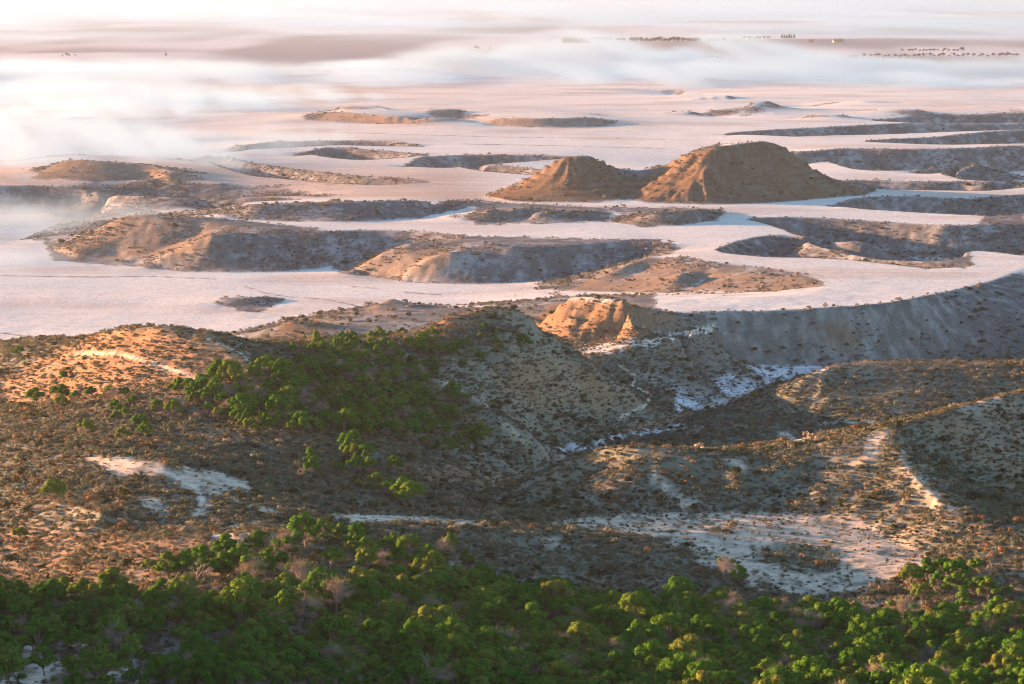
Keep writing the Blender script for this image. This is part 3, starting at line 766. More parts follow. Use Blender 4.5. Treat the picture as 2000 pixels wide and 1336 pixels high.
pine_s = np.clip(np.exp(r.normal(size=k.sum()) * .26) * .66, .40, 1.08) * np.where(pine_y > 650, .75, np.where(pine_y > 560, .98, 1.0))
pine_v = np.where(r.random(k.sum()) < .80, r.integers(0, 6, k.sum()), r.integers(6, 9, k.sum()))
pine_dead = (r.random(k.sum()) < .05) & (pine_y < 480)
# single trees the photograph shows apart from the wood
for qx, qy, s, v in ((90, 985, 1.05, 4), (590, 1075, 1.25, 1), (660, 1065, .85, 2), (600, 930, .9, 0), (655, 925, .8, 3), (722, 880, .6, 3), (30, 700, .7, 1), (118, 745, .75, 3), (1480, 783, .8, 5), (1975, 705, .6, 2), (20, 1055, .8, 3), (880, 1075, .8, 0),
                     (1690, 783, .0, 0), (575, 1165, 1.3, 8), (740, 1125, 1.05, 8), (590, 665, .5, 2)):
    if s == 0: continue
    j = np.nonzero((np.abs(UG - (qx - 1000) / F) == np.abs(UG - (qx - 1000) / F).min()))[0][0]
    colv = np.where(VIS[:, j] & (YG > 300), np.abs(PY[:, j] - qy), 1e9); ii = int(np.argmin(colv))
    pine_x = np.append(pine_x, XX[ii, j]); pine_y = np.append(pine_y, YG[ii]); pine_z = np.append(pine_z, H[ii, j] - .12)
    pine_s = np.append(pine_s, s * .78); pine_v = np.append(pine_v, v); pine_dead = np.append(pine_dead, False)
pine_r = rng.uniform(0, 6.283, len(pine_x))
def place(o, x, y, z, s, rz, sz=1.0):
    o.location = (x, y, z); o.rotation_euler = (0, 0, rz); o.scale = (s, s, s * sz)

# which pines show largest: size over distance, only those whose crown clears the ground and trees before it
ppx, ppy = project(pine_x, pine_y, pine_z + 3.5 * pine_s)
show = pine_s / pine_y * visible(pine_x, pine_y, pine_z, 4.0 * pine_s) * (np.abs(ppx - 1000) < 1000) * (ppy < 1345) * (ppy > 0)
order = np.argsort(-show)
single = np.zeros(len(pine_x), bool); single[order[:300]] = True
single &= show > 0
# ---- labels that single out: look, place and, among look-alikes, the order from the left
ORD = ['first', 'second', 'third', 'fourth', 'fifth', 'sixth', 'seventh', 'eighth', 'ninth', 'tenth', 'eleventh', 'twelfth', 'thirteenth', 'fourteenth', 'fifteenth', 'sixteenth', 'seventeenth', 'eighteenth', 'nineteenth', 'twentieth']
TODO = []
def label_later(o, px, look, place_): TODO.append((o, float(px), look, place_))
def finish_labels():
    by = {}
    for t in TODO: by.setdefault((t[2], t[3]), []).append(t)
    for (look, plc), ts in by.items():
        ts.sort(key=lambda t: t[1])
        for k, t in enumerate(ts):
            o = t[0]
            if len(ts) == 1: o['label'] = '%s %s' % (look, plc)
            else: o['label'] = '%s %s from the left %s' % (ORD[k] if k < 20 else '%dth' % (k + 1), look, plc)
# ---- pines as single trees, the rest of the wood as one mass
def where_words(x, y):
    return ('far left', 'left', 'centre', 'right', 'far right')[int(np.clip(x / 400, 0, 4))]
def pine_place(x, y, d):
    if d < 480 and y > 1040:
        return 'at the bottom of the front wood' if y > 1270 else 'low in the front wood' if y > 1215 else 'high in the front wood' if y > 1160 else "on the front wood's upper edge"
    if d < 560: return 'standing apart on the scrub slope'
    if d < 665: return 'in the wood below the peaked hill'
    return 'on the flank of the peaked hill'
def new_thing(name, label, cat, group, kind=None):
    o = bpy.data.objects.new(name, None); o.empty_display_size = .5; COL.objects.link(o)
    o['label'] = label; o['category'] = cat; o['group'] = group
    return o
lone_words = {0: 'yellow-topped pine beside the orange scrub, tallest on the left slope', 1: 'big round pine standing above the front wood in orange scrub', 2: 'smaller round pine just right of the big lone pine',
              3: 'sunlit pine on the front mound', 4: 'second, smaller sunlit pine on the front mound', 5: 'small pine on the crest of the front mound before the dark wood', 6: 'pine at the left end of the orange hilltop', 7: 'small pine low on the sunlit orange hillside',
              8: 'lone dark pine beside the dry wash channel', 9: 'tiny pine on the hill at the right edge', 10: 'low pine cut by the left edge of the picture', 11: 'sunlit pine above the dark scrub hollow', 12: 'tall bare-twigged tree glowing pink in the sun', 13: 'pink flat-topped twiggy tree above the front wood', 14: 'small pine on the saddle before the pale plain'}
n_lone = 15
lone0 = len(pine_x) - n_lone
single[lone0:] = True
PINE_PROTO = {}
for i in np.nonzero(single)[0]:
    x, y, d = ppx[i], ppy[i], pine_y[i]
    if pine_dead[i] and i < lone0:
        v = int(i) % 3
        t = new_thing('dead_tree', '', 'dead tree', 'dead trees in the wood')
        label_later(t, x, 'leafless grey dead tree', pine_place(x, y, d))
        place(t, pine_x[i], pine_y[i], pine_z[i], pine_s[i], pine_r[i])
        b = bpy.data.objects.new('branches', DEADS[v]); COL.objects.link(b); b.parent = t
        continue
    v = int(pine_v[i]); tr, cr, tw = PINES[v]
    if i >= lone0:
        lab = lone_words[int(i - lone0)]; grp = 'pines standing apart'
    else:
        look = ('twiggy grey-green' if v >= 6 else 'broad green' if pine_s[i] > .72 else 'small green' if pine_s[i] < .55 else 'rounded green')
        lab = ''; grp = 'pines of the front wood'
    t = new_thing('pine_tree', lab, 'pine tree', grp)
    if not lab: label_later(t, x, look + ' pine', '%s, %s' % (pine_place(x, y, d), where_words(x, y)))
    place(t, pine_x[i], pine_y[i], pine_z[i], pine_s[i], pine_r[i], rng.uniform(.9, 1.12))
    parts = []
    for nm, me in (('trunk', tr), ('crown', cr), ('dry_twigs', tw)):
        if me is None: continue
        c = bpy.data.objects.new(nm, me); COL.objects.link(c); c.parent = t; parts.append(c)
    PINE_PROTO.setdefault(v, parts)

def scatter(name, label, cat, x, y, z, s, v, rot, protos):
    """one mass: each point carries a whole copy of one of the plants in protos."""
    me = bpy.data.meshes.new(name)
    me.vertices.add(len(x)); me.vertices.foreach_set('co', np.stack([x, y, z], 1).astype(np.float32).ravel())
    for nm, tp, val in (('sc', 'FLOAT', s), ('rot', 'FLOAT', rot), ('var', 'INT', v)):
        a = me.attributes.new(nm, tp, 'POINT'); a.data.foreach_set('value', np.ascontiguousarray(val, np.int32 if tp == 'INT' else np.float32))
    o = bpy.data.objects.new(name, me); COL.objects.link(o)
    o['kind'] = 'stuff'; o['label'] = label; o['category'] = cat
    g = bpy.data.node_groups.new(name, 'GeometryNodeTree')
    g.interface.new_socket('Geometry', in_out='INPUT', socket_type='NodeSocketGeometry'); g.interface.new_socket('Geometry', in_out='OUTPUT', socket_type='NodeSocketGeometry')
    n, l = g.nodes, g.links
    gi = n.new('NodeGroupInput'); go = n.new('NodeGroupOutput')
    ja = n.new('GeometryNodeJoinGeometry')
    for parts in reversed(protos):
        jp = n.new('GeometryNodeJoinGeometry')
        for p in parts:
            oi = n.new('GeometryNodeObjectInfo'); oi.transform_space = 'ORIGINAL'; oi.inputs['Object'].default_value = p
            l.new(oi.outputs['Geometry'], jp.inputs[0])
        ti = n.new('GeometryNodeGeometryToInstance'); l.new(jp.outputs[0], ti.inputs[0]); l.new(ti.outputs[0], ja.inputs[0])
    ip = n.new('GeometryNodeInstanceOnPoints'); ip.inputs['Pick Instance'].default_value = True
    l.new(gi.outputs[0], ip.inputs['Points']); l.new(ja.outputs[0], ip.inputs['Instance'])
    def attr(nm, tp):
        a = n.new('GeometryNodeInputNamedAttribute'); a.data_type = tp; a.inputs['Name'].default_value = nm; return a.outputs['Attribute']
    l.new(attr('var', 'INT'), ip.inputs['Instance Index'])
    cx = n.new('ShaderNodeCombineXYZ'); l.new(attr('rot', 'FLOAT'), cx.inputs['Z'])
    l.new(cx.outputs[0], ip.inputs['Rotation']); l.new(attr('sc', 'FLOAT'), ip.inputs['Scale'])
    l.new(ip.outputs[0], go.inputs[0])
    md = o.modifiers.new('plants', 'NODES'); md.node_group = g
    return o
keys = sorted(PINE_PROTO)
m = ~single & visible(pine_x, pine_y, pine_z, 6.0) & ~pine_dead
remap = np.zeros(16, int); remap[keys] = np.arange(len(keys))
vv = np.where(np.isin(pine_v, keys), pine_v, keys[0])
scatter('pine_wood', 'smaller and half hidden green pines filling the wood', 'wood', pine_x[m], pine_y[m], pine_z[m], pine_s[m], remap[vv[m].astype(int)], pine_r[m], [PINE_PROTO[q] for q in keys])

# ---- shrubs
KN = list(M_SHRUB)
HOLLOW = np.clip((blur(H0[::4, ::4], 14) - H0[::4, ::4]), 0, 4)      # more and darker bushes in gullies, to deepen the shade there
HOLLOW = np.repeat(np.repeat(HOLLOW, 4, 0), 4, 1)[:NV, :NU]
sp = Pts()
def add_shrubs(y0, y1, step, seed, fn):
    X, Y, r = sites(y0, y1, step, seed)
    Z = sample(H, X, Y)
    m = visible(X, Y, Z, 1.2); X, Y, Z = X[m], Y[m], Z[m]
    px, py = project(X, Y, Z); m = (py < 1345) & (py > 0); X, Y, Z, px, py = X[m], Y[m], Z[m], px[m], py[m]
    p, S, K = fn(X, Y, Z, px, py, r)
    k = r.random(len(X)) < p
    sp.add(X[k], Y[k], Z[k] - .06, S[k], K[k] * 3 + r.integers(0, 3, k.sum()))
def pick(r, n, w):
    w = np.broadcast_to(np.asarray(w, float), (n, len(KN))); c = np.cumsum(w / w.sum(1, keepdims=True), 1)
    return (r.random((n, 1)) > c).sum(1).clip(0, len(KN) - 1)
def near_fn(X, Y, Z, px, py, r):
    n = len(X); d = fbm(X / 9, Y / 9, 3, 141)
    bare = np.clip(sample(BARE, X, Y) + sample(PATHS, X, Y) * 1.5 + sample(WASH, X, Y) * .97 + .45 * sample(SOIL_SUN, X, Y), 0, 1)
    p = np.clip(.86 + .8 * d, .2, 1) * (1 - .93 * bare)
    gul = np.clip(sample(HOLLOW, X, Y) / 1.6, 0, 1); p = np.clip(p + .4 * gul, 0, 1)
    p *= np.where((Y > 326) & (py > 1180), .55, 1) * sstep(930, 840, Y)
    S = np.exp(r.normal(size=n) * .38) * .60 * (1 - .4 * bare)
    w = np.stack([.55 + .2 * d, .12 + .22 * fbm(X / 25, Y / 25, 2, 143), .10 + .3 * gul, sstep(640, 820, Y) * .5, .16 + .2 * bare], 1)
    return p, S, pick(r, n, np.clip(w, .01, 2))
add_shrubs(330, 900, .92, 61, near_fn)
def big_fn(X, Y, Z, px, py, r):      # rounder, darker bushes dotted over the slopes
    n = len(X)
    bare = np.clip(sample(BARE, X, Y) + sample(PATHS, X, Y) + sample(FIELD, X, Y) * 1.2 + sample(WASH, X, Y) * .6, 0, 1)
    hollow = inside('1780,850 2000,790 2000,1040 1900,1010', px, py) & (Y > 500) & (Y < 640)
    p = np.clip(.24 + .5 * fbm(X / 30, Y / 30, 2, 151) + .45 * np.clip(sample(HOLLOW, X, Y) / 1.6, 0, 1), .05, .95) * (1 - bare); p = np.where(hollow, .75, p) * np.where(sample(SOIL_SUN, X, Y) > .5, .35, 1)
    S = r.uniform(.9, 2.1, n) * np.where(hollow, 1.15, 1)
    w = np.stack([.25 + 0 * X, .10 * (Y < 650), .65 + 0 * X, .25 * (Y > 850), 0 * X + .001], 1)
    return p, S, pick(r, n, w)
add_shrubs(345, 1000, 6.0, 62, big_fn)
def far_fn(X, Y, Z, px, py, r):
    n = len(X); sl = sample(slope0, X, Y); fi = sample(FIELD, X, Y); d = fbm(X / 14, Y / 14, 3, 161)
    p = np.clip(.42 + 1.1 * d, .03, 1) * sstep(.05, .13, sl) * (1 - fi) + .45 * (fi > .2) * (fi < .7)
    p = np.where(sample(SOIL_SUN, X, Y) > .5, p * .5, p) * np.where(Y > 880, 1, .6) * np.where(Y > 1900, .5, 1)
    S = np.exp(r.normal(size=n) * .38) * np.where(fi > .2, .58, .74)
    w = np.stack([.10 + 0 * X, .02 + .1 * (sample(SOIL_SUN, X, Y) > .4), .13 + 0 * X, .70 + .2 * d, .02 + 0 * X], 1)
    return p, S, pick(r, n, np.clip(w, .005, 2))
add_shrubs(860, 2200, 1.75, 63, far_fn)
sx, sy, sz, ss, sv = sp.cat()
# ditch-side bushes on the lower plain
srot = rng.uniform(0, 6.283, len(sx))
spx, spy = project(sx, sy, sz)
show = ss / sy * (np.abs(spx - 1000) < 990) * (spy < 1320) * visible(sx, sy, sz, .3)
# bushes under the front wood are hidden by its crowns
show = np.where((spy > 1175) & (spx > 350), show * .05, show)
so = np.argsort(-show)[:300]
ssin = np.zeros(len(sx), bool); ssin[so] = True
names = {'olive': ('olive_shrub', 'olive green'), 'rust': ('rust_shrub', 'rust brown'), 'juniper': ('juniper_bush', 'dark green'), 'frosted': ('frosted_shrub', 'grey frosted'), 'pale': ('pale_shrub', 'pale straw-coloured')}
SH_PROTO = {}
def shrub_place(x, y, d):
    if d > 830: return 'on the grey slope under the field'
    if d > 640: return 'on the flank of the peaked hill'
    if x > 1750 and y < 1040 and d > 500: return "in the right ridge's dark hollow"
    if x > 1000 and y < 1000: return 'on the ridge above the clearing'
    if x > 1480: return 'on the slope beside the clearing'
    if y > 1150: return 'on pale ground at the lower left'
    if y > 1010 and x < 640: return 'on the orange slope above the wood'
    if y > 1010: return 'on the ridge before the clearing'
    if y < 800: return 'on the sunlit orange hillside'
    if x > 400: return 'on the rounded front mound'
    return 'round the bare patch on the left'
for i in list(so):
    v = int(sv[i]); kn = KN[v // 3]; nm, adj = names[kn]
    size = 'large' if ss[i] > 1.9 else 'rounded'
    o = bpy.data.objects.new(nm, SHRUBS[kn][v % 3]); COL.objects.link(o)
    o['category'] = 'bush'; o['group'] = 'bushes dotted over the slopes'
    label_later(o, spx[i], '%s %s bush' % (size, adj), shrub_place(spx[i], spy[i], sy[i]))
    place(o, sx[i], sy[i], sz[i], ss[i], srot[i])
    SH_PROTO.setdefault(v, [o])
for v in range(len(KN) * 3):
    if v not in SH_PROTO:
        kk = [i for i in np.argsort(-show)[300:] if sv[i] == v][:1]
        i = kk[0]; ssin[i] = True; kn = KN[v // 3]; nm, adj = names[kn]
        o = bpy.data.objects.new(nm, SHRUBS[kn][v % 3]); COL.objects.link(o)
        o['category'] = 'bush'; o['group'] = 'bushes dotted over the slopes'
        label_later(o, spx[i], '%s %s bush' % ('rounded', adj), shrub_place(spx[i], spy[i], sy[i]))
        place(o, sx[i], sy[i], sz[i], ss[i], srot[i]); SH_PROTO[v] = [o]
m = ~ssin
scatter('shrubbery', 'low scrub of olive, rust and frosted bushes over all slopes', 'scrub', sx[m], sy[m], sz[m], ss[m], sv[m].astype(int), srot[m], [SH_PROTO[v] for v in range(len(KN) * 3)])
finish_labels_later = True
print('pines', len(pine_x), 'shrubs', len(sx))
# ------------------------------------------------------------------ far plain: tree rows, farms
def ground_at(px, py):
    j = int(np.argmin(np.abs(UG - (px - 1000) / F)))
    i = int(np.argmin(np.where(VIS[:, j] & (YG > 300), np.abs(PY[:, j] - py), 1e9)))
    y = YG[i]
    return (px - 1000) / F * y, y, H[i, j]
M_FARLEAF = leaf_material('far_foliage', (.030, .034, .032), (.050, .052, .046), (.085, .078, .062), .1)
M_FARDRY = leaf_material('far_dry_foliage', (.10, .085, .075), (.14, .115, .10), (.20, .15, .12), .1)
def far_tree_mesh(seed, shape, mat):
    r = np.random.default_rng(seed); segs = [((0, 0, -.02), (0, 0, .35), .03, .02)]
    if shape == 'round': cen = [np.array([r.normal() * .16, r.normal() * .16, .38 + .4 * r.random()]) for _ in range(8)]; rad = [r.uniform(.16, .25) for _ in range(8)]
    elif shape == 'narrow': cen = [np.array([r.normal() * .03, r.normal() * .03, .15 + .1 * k]) for k in range(8)]; rad = [.15 - .013 * k for k in range(8)]
    else: cen = [np.array([r.normal() * .2, r.normal() * .2, .4 + .35 * r.random()]) for _ in range(7)]; rad = [r.uniform(.12, .2) for _ in range(7)]
    V, Q, N, T = clump_cards(cen, rad, .9, 30 if shape != 'bare' else 14, .055, r, -.9)
    for c in cen[:5]: segs.append(((0, 0, .25), c, .018, .006))
    tv, tq = tubes(segs, 4)
    me = mesh_from('tree', np.concatenate([V, tv]), np.concatenate([Q, tq + len(V)]), mat)
    a = me.attributes.new('tone', 'FLOAT', 'POINT'); a.data.foreach_set('value', np.concatenate([T, np.zeros(len(tv))]).astype(np.float32))
    return me
FT = {'round': [far_tree_mesh(900 + i, 'round', M_FARLEAF) for i in range(4)], 'narrow': [far_tree_mesh(910 + i, 'narrow', M_FARLEAF) for i in range(3)],
      'bare': [far_tree_mesh(920 + i, 'bare', M_FARDRY) for i in range(3)], 'cypress': [far_tree_mesh(930 + i, 'narrow', M_FARDRY) for i in range(2)]}  # cypress copies take warm foliage: orange sunlight put into the colour
def far_tree(px, py, hpx, shape, look, plc, grp, wide=1.0):
    x, y, z = ground_at(px, py)
    h = hpx * y / F
    ms = FT[shape]; o = bpy.data.objects.new('tree', ms[int(rng.integers(len(ms)))]); COL.objects.link(o)
    o.location = (x, y + rng.uniform(-12, 12), z - .1); o.scale = (h * wide, h * wide, h); o.rotation_euler = (0, 0, rng.uniform(0, 6.28))
    o['category'] = 'tree'; o['group'] = grp
    label_later(o, px, look, plc)
for q in range(13): far_tree(1099 + q * 4.2, 84 + rng.uniform(-.6, .6), rng.uniform(9, 13), 'narrow', 'dark narrow conifer', 'in the far belt above the fog', 'conifer belt on the far plain', 1.5)
for q in range(6): far_tree(1150 + q * 8, 83, rng.uniform(11, 14), 'bare', 'grey bare tree', 'beside the far conifer belt', 'bare trees by the conifer belt', 1.1)
for q in range(3): far_tree(1206 + q * 6, 82, 9, 'round', 'dark small tree', 'between the belt and the row', 'trees between the far rows')
for q in range(15): far_tree(1233 + q * 9.1, 83 + rng.uniform(-.4, .4), rng.uniform(10, 13), 'round', 'dark round tree', 'in the far straight row', 'row of round trees on the far plain', 1.45)
for px_ in (1381, 1390, 1397, 1413): far_tree(px_, 83, 9, 'round', 'dark round tree', 'past the end of the far row', 'trees past the far row')
for px_ in (1452, 1470, 1476, 1483, 1490): far_tree(px_, 77, rng.uniform(6, 9), 'round', 'dark tree', 'round the far white farm', 'trees round the far farm')
for q in range(7): far_tree(1525 + q * 3.7, 75, rng.uniform(7, 10), 'narrow', 'dark conifer', 'in the clump right of the farm', 'conifer clump by the far farm', 1.5)
for px_, hp in ((128, 5), (137, 8), (142, 6), (148, 4)): far_tree(px_, 109, hp, 'round', 'small dark tree', 'on the misty far left plain', 'trees on the misty left plain')
far_tree(328, 109, 7, 'narrow', 'lone dark tree', 'right of the clump, far left plain', 'trees on the misty left plain', 1.6)
for px_, hp in ((927, 7), (932, 9), (936, 6), (957, 6)): far_tree(px_, 97, hp, 'round', 'dark tree', 'over the middle of the fog', 'trees over the middle of the fog')
for px_, hp in ((1168, 8), (1130, 7), (1110, 5)): far_tree(px_, 95, hp, 'narrow', 'slim tree', 'on the field below the conifers', 'slim trees on the far field', 1.5)
for q in range(17): far_tree(1756 + q * 7.3, 100 + rng.uniform(-.5, .5), rng.uniform(4, 6.5) + (4 if q == 16 else 0), 'round', 'dim tree', 'in the upper hedgerow, far right', 'upper far hedgerow', 1.5)
for q in range(32): far_tree(1686 + q * 9.6, 111 + rng.uniform(-.7, .7), rng.uniform(5, 9) + (3 if q in (22, 29) else 0), 'round', 'dark tree', 'in the lower hedgerow, far right', 'lower far hedgerow', 1.45)
for px_, py_, hp in ((1613, 119, 13), (1720, 121, 11)): far_tree(px_, py_, hp, 'cypress', 'sun-tinted cypress-like tree', 'at the fog edge, far right', 'sun-tinted trees at the fog edge', 1.3)
for px_, py_, hp in ((1575, 115, 4), (1579, 115, 4), (1591, 117, 6), (1670, 122, 4)): far_tree(px_, py_, hp, 'narrow', 'slim dark tree', 'at the fog edge, far right', 'slim trees at the fog edge', 1.3)
for px_, py_, hp in ((1623, 119, 7), (1652, 116, 7), (1660, 115, 9), (1667, 115, 10), (1682, 118, 5), (1694, 120, 6), (1701, 120, 7)): far_tree(px_, py_, hp, 'bare', 'brown bushy tree', 'at the fog edge, far right', 'brown trees at the fog edge', 1.4)
for px_, py_, hp in ((1362, 121, 5), (1366, 119, 5), (1380, 114, 8), (1386, 113, 9), (1392, 115, 7), (1398, 114, 5)): far_tree(px_, py_, hp, 'round', 'dark tree', 'round the pink farmhouse', 'trees round the pink farmhouse', 1.2)

def plain_mat(name, c):
    m = bpy.data.materials.new(name); n, l = nodes_of(m); out = n.new('ShaderNodeOutputMaterial'); d = n.new('ShaderNodeBsdfDiffuse')
    tc = n.new('ShaderNodeTexCoord'); nz = n.new('ShaderNodeTexNoise'); nz.inputs['Scale'].default_value = 1.5
    mx_ = n.new('ShaderNodeMix'); mx_.data_type = 'RGBA'; mx_.inputs[6].default_value = (*[v * .85 for v in c], 1); mx_.inputs[7].default_value = (*[min(v * 1.1, .9) for v in c], 1)
    l.new(tc.outputs['Object'], nz.inputs['Vector']); l.new(nz.outputs['Fac'], mx_.inputs[0]); l.new(mx_.outputs[2], d.inputs['Color']); l.new(d.outputs[0], out.inputs['Surface']); return m
M_WHITE = plain_mat('whitewash', (.72, .70, .68)); M_TERRA = plain_mat('plaster', (.52, .30, .22)); M_TILE = plain_mat('roof_tiles', (.30, .17, .12)); M_DARK = plain_mat('dark_opening', (.05, .045, .04))
def house(px, py, w, d, h, wall, lab, rz=0.0):
    x, y, z = ground_at(px, py)
    t = bpy.data.objects.new('farmhouse', None); COL.objects.link(t); t.location = (x, y, z - .3); t.rotation_euler = (0, 0, rz); t['label'] = lab; t['category'] = 'building'
    def part(nm, v, q, m):
        me = bpy.data.meshes.new(nm); me.from_pydata(v, [], q); me.materials.append(m); o = bpy.data.objects.new(nm, me); COL.objects.link(o); o.parent = t
    a, b = w / 2, d / 2
    part('wall', [(-a, -b, 0), (a, -b, 0), (a, b, 0), (-a, b, 0), (-a, -b, h), (a, -b, h), (a, b, h), (-a, b, h), (-a, 0, h + d * .25), (a, 0, h + d * .25)], [(0, 1, 5, 4), (1, 2, 6, 9, 5), (2, 3, 7, 6), (3, 0, 4, 8, 7)], wall)
    e = .35
    part('roof', [(-a - e, -b - e, h - .1), (a + e, -b - e, h - .1), (a + e, 0, h + d * .25 + .12), (-a - e, 0, h + d * .25 + .12), (-a - e, b + e, h - .1), (a + e, b + e, h - .1),
                  (-a - e, -b - e, h - .3), (a + e, -b - e, h - .3), (a + e, b + e, h - .3), (-a - e, b + e, h - .3)], [(0, 1, 2, 3), (3, 2, 5, 4), (6, 7, 1, 0), (4, 5, 8, 9), (1, 7, 8, 5, 2), (0, 3, 4, 9, 6)], M_TILE)
    for k in range(2):
        cx = (-.25 + .5 * k) * w
        part('window', [(cx - .5, -b - .03, h * .45), (cx + .5, -b - .03, h * .45), (cx + .5, -b - .03, h * .78), (cx - .5, -b - .03, h * .78)], [(0, 1, 2, 3)], M_DARK)
    part('door', [(-.6, -b - .03, .3), (.6, -b - .03, .3), (.6, -b - .03, 2.4), (-.6, -b - .03, 2.4)], [(0, 1, 2, 3)], M_DARK)
house(1461, 77, 9, 6, 3.5, M_WHITE, 'small white farm building among dark trees on the far plain', .2)
house(1498, 76, 8, 6, 3.5, M_WHITE, 'second white farm shed at the right end of the far farm', -.2)
house(1634, 83, 16, 8, 3.6, M_TERRA, 'low reddish barn alone on the far field', .1)
house(1580, 82, 10, 6, 2.6, M_TERRA, 'small reddish shed left of the lone barn', 0)
house(1373, 117, 6, 7, 5.5, M_TERRA, 'tall pink farmhouse among trees at the edge of the fog', .4)
finish_labels()
# ------------------------------------------------------------------ fog lying on the plain (voxel density baked from drifting mounds) and the even haze of the morning air
def fog_material(name, colour, aniso=.15):
    m = bpy.data.materials.new(name); n, l = nodes_of(m)
    out = n.new('ShaderNodeOutputMaterial'); v = n.new('ShaderNodeVolumePrincipled')
    v.inputs['Color'].default_value = (*colour, 1); v.inputs['Density'].default_value = 1.0; v.inputs['Anisotropy'].default_value = aniso
    v.inputs['Density Attribute'].default_value = 'density'
    l.new(v.outputs[0], out.inputs['Volume'])
    return m
M_FOG = fog_material('fog', (.53, .69, .82), .75)
def ground_z(X, Y):
    return sample(H0, X, Y)
M_SEA = fog_material('far_fog', (.42, .60, .75), .75)
def fog_bank(name, label, box, res, mounds, density, wisp, seed, soft=.45, lift=0.0, mat=None, tall=1.0):
    mat = mat or M_FOG
    (x0, x1), (y0, y1), (z0, z1) = box
    nx, ny, nz = res
    gx_ = np.linspace(x0, x1, nx); gy_ = np.linspace(y0, y1, ny); gz_ = np.linspace(z0, z1, nz)
    X, Y = np.meshgrid(gx_, gy_, indexing='ij')
    G = np.maximum(ground_z(X, Y), -8)
    top = np.full(X.shape, -30.0)
    wx = X + wisp[0] * .9 * fbm(X / wisp[0] + 9, Y / wisp[1], 3, seed + 3); wy = Y + wisp[1] * .8 * fbm(X / wisp[0], Y / wisp[1] + 5, 3, seed + 4)
    for (mx, my, rx, ry, h) in mounds:
        h = h * (tall if my > 1550 else 1.0)
        g = h * np.exp(-((wx - mx) / rx) ** 2 - ((wy - my) / ry) ** 2)
        top = np.where(top < -20, g, np.sqrt(np.maximum(top, 0) ** 2 + g ** 2) if False else np.maximum(top, g))
    n = fbm(X / wisp[0], Y / wisp[1], 4, seed)
    top = top * (1 + .24 * n)
    D = np.zeros((nx, ny, nz))
    fade_x = sstep(0, .06, (X - x0) / (x1 - x0)) * sstep(0, .06, (x1 - X) / (x1 - x0)) if lift == 0 else 1.0
    fade_y = sstep(0, .05, (Y - y0) / (y1 - y0)) * (sstep(0, .05, (y1 - Y) / (y1 - y0)) if lift == 0 else 1.0)
    for k, z in enumerate(gz_):
        w3 = fbm(X / (wisp[0] * .45) + z * .05, Y / (wisp[1] * .45) - z * .04, 3, seed + 50)
        d = sstep(1 + soft, 1 - soft, (z + 4 * w3) / np.maximum(top, .4)) * sstep(1.2, 4.0, top)
        D[:, :, k] = density * d * np.clip(.6 + 2.2 * w3, .02, 2.2) * fade_x * fade_y * (1 if k < nz - 1 else 0)
    me = bpy.data.meshes.new(name)
    me.vertices.add(D.size)
    P = np.zeros((D.size, 3), np.float32); P[:, 2] = -100; me.vertices.foreach_set('co', P.ravel())
    a = me.attributes.new('dens', 'FLOAT', 'POINT'); a.data.foreach_set('value', D.astype(np.float32).ravel())
    o = bpy.data.objects.new(name, me); COL.objects.link(o)
    o['kind'] = 'stuff'; o['label'] = label; o['category'] = 'fog'
    me.materials.append(mat)
    g = bpy.data.node_groups.new(name, 'GeometryNodeTree')
    g.interface.new_socket('Geometry', in_out='INPUT', socket_type='NodeSocketGeometry'); g.interface.new_socket('Geometry', in_out='OUTPUT', socket_type='NodeSocketGeometry')
    nn, l = g.nodes, g.links
    gi = nn.new('NodeGroupInput'); go = nn.new('NodeGroupOutput')
    vc = nn.new('GeometryNodeVolumeCube')
    vc.inputs['Min'].default_value = (x0, y0, z0); vc.inputs['Max'].default_value = (x1, y1, z1)
    vc.inputs['Resolution X'].default_value = nx; vc.inputs['Resolution Y'].default_value = ny; vc.inputs['Resolution Z'].default_value = nz
    pos = nn.new('GeometryNodeInputPosition'); sx_ = nn.new('ShaderNodeSeparateXYZ'); l.new(pos.outputs[0], sx_.inputs[0])
    def math_(op, a, b=None, c=None):
        m = nn.new('ShaderNodeMath'); m.operation = op
        for q, v in enumerate((a, b, c)):
            if v is None: continue
            if isinstance(v, (int, float)): m.inputs[q].default_value = v
            else: l.new(v, m.inputs[q])
        return m.outputs[0]
    def index(sock, lo, hi, n_):
        return math_('MINIMUM', math_('MAXIMUM', math_('ROUND', math_('MULTIPLY', math_('SUBTRACT', sock, lo), (n_ - 1) / (hi - lo))), 0), n_ - 1)
    ix = index(sx_.outputs[0], x0, x1, nx); iy = index(sx_.outputs[1], y0, y1, ny); iz = index(sx_.outputs[2], z0, z1, nz)
    lin_ = math_('ADD', math_('MULTIPLY', math_('ADD', math_('MULTIPLY', ix, ny), iy), nz), iz)
    si = nn.new('GeometryNodeSampleIndex'); si.data_type = 'FLOAT'
    na = nn.new('GeometryNodeInputNamedAttribute'); na.data_type = 'FLOAT'; na.inputs['Name'].default_value = 'dens'
    l.new(gi.outputs[0], si.inputs['Geometry']); l.new(na.outputs['Attribute'], si.inputs['Value']); l.new(lin_, si.inputs['Index'])
    l.new(si.outputs[0], vc.inputs['Density'])
    sm = nn.new('GeometryNodeSetMaterial'); sm.inputs['Material'].default_value = mat
    l.new(vc.outputs[0], sm.inputs[0]); l.new(sm.outputs[0], go.inputs[0])
    md = o.modifiers.new('fog', 'NODES'); md.node_group = g
    return o
def mx(px, d): return (px - 1000) / F * d
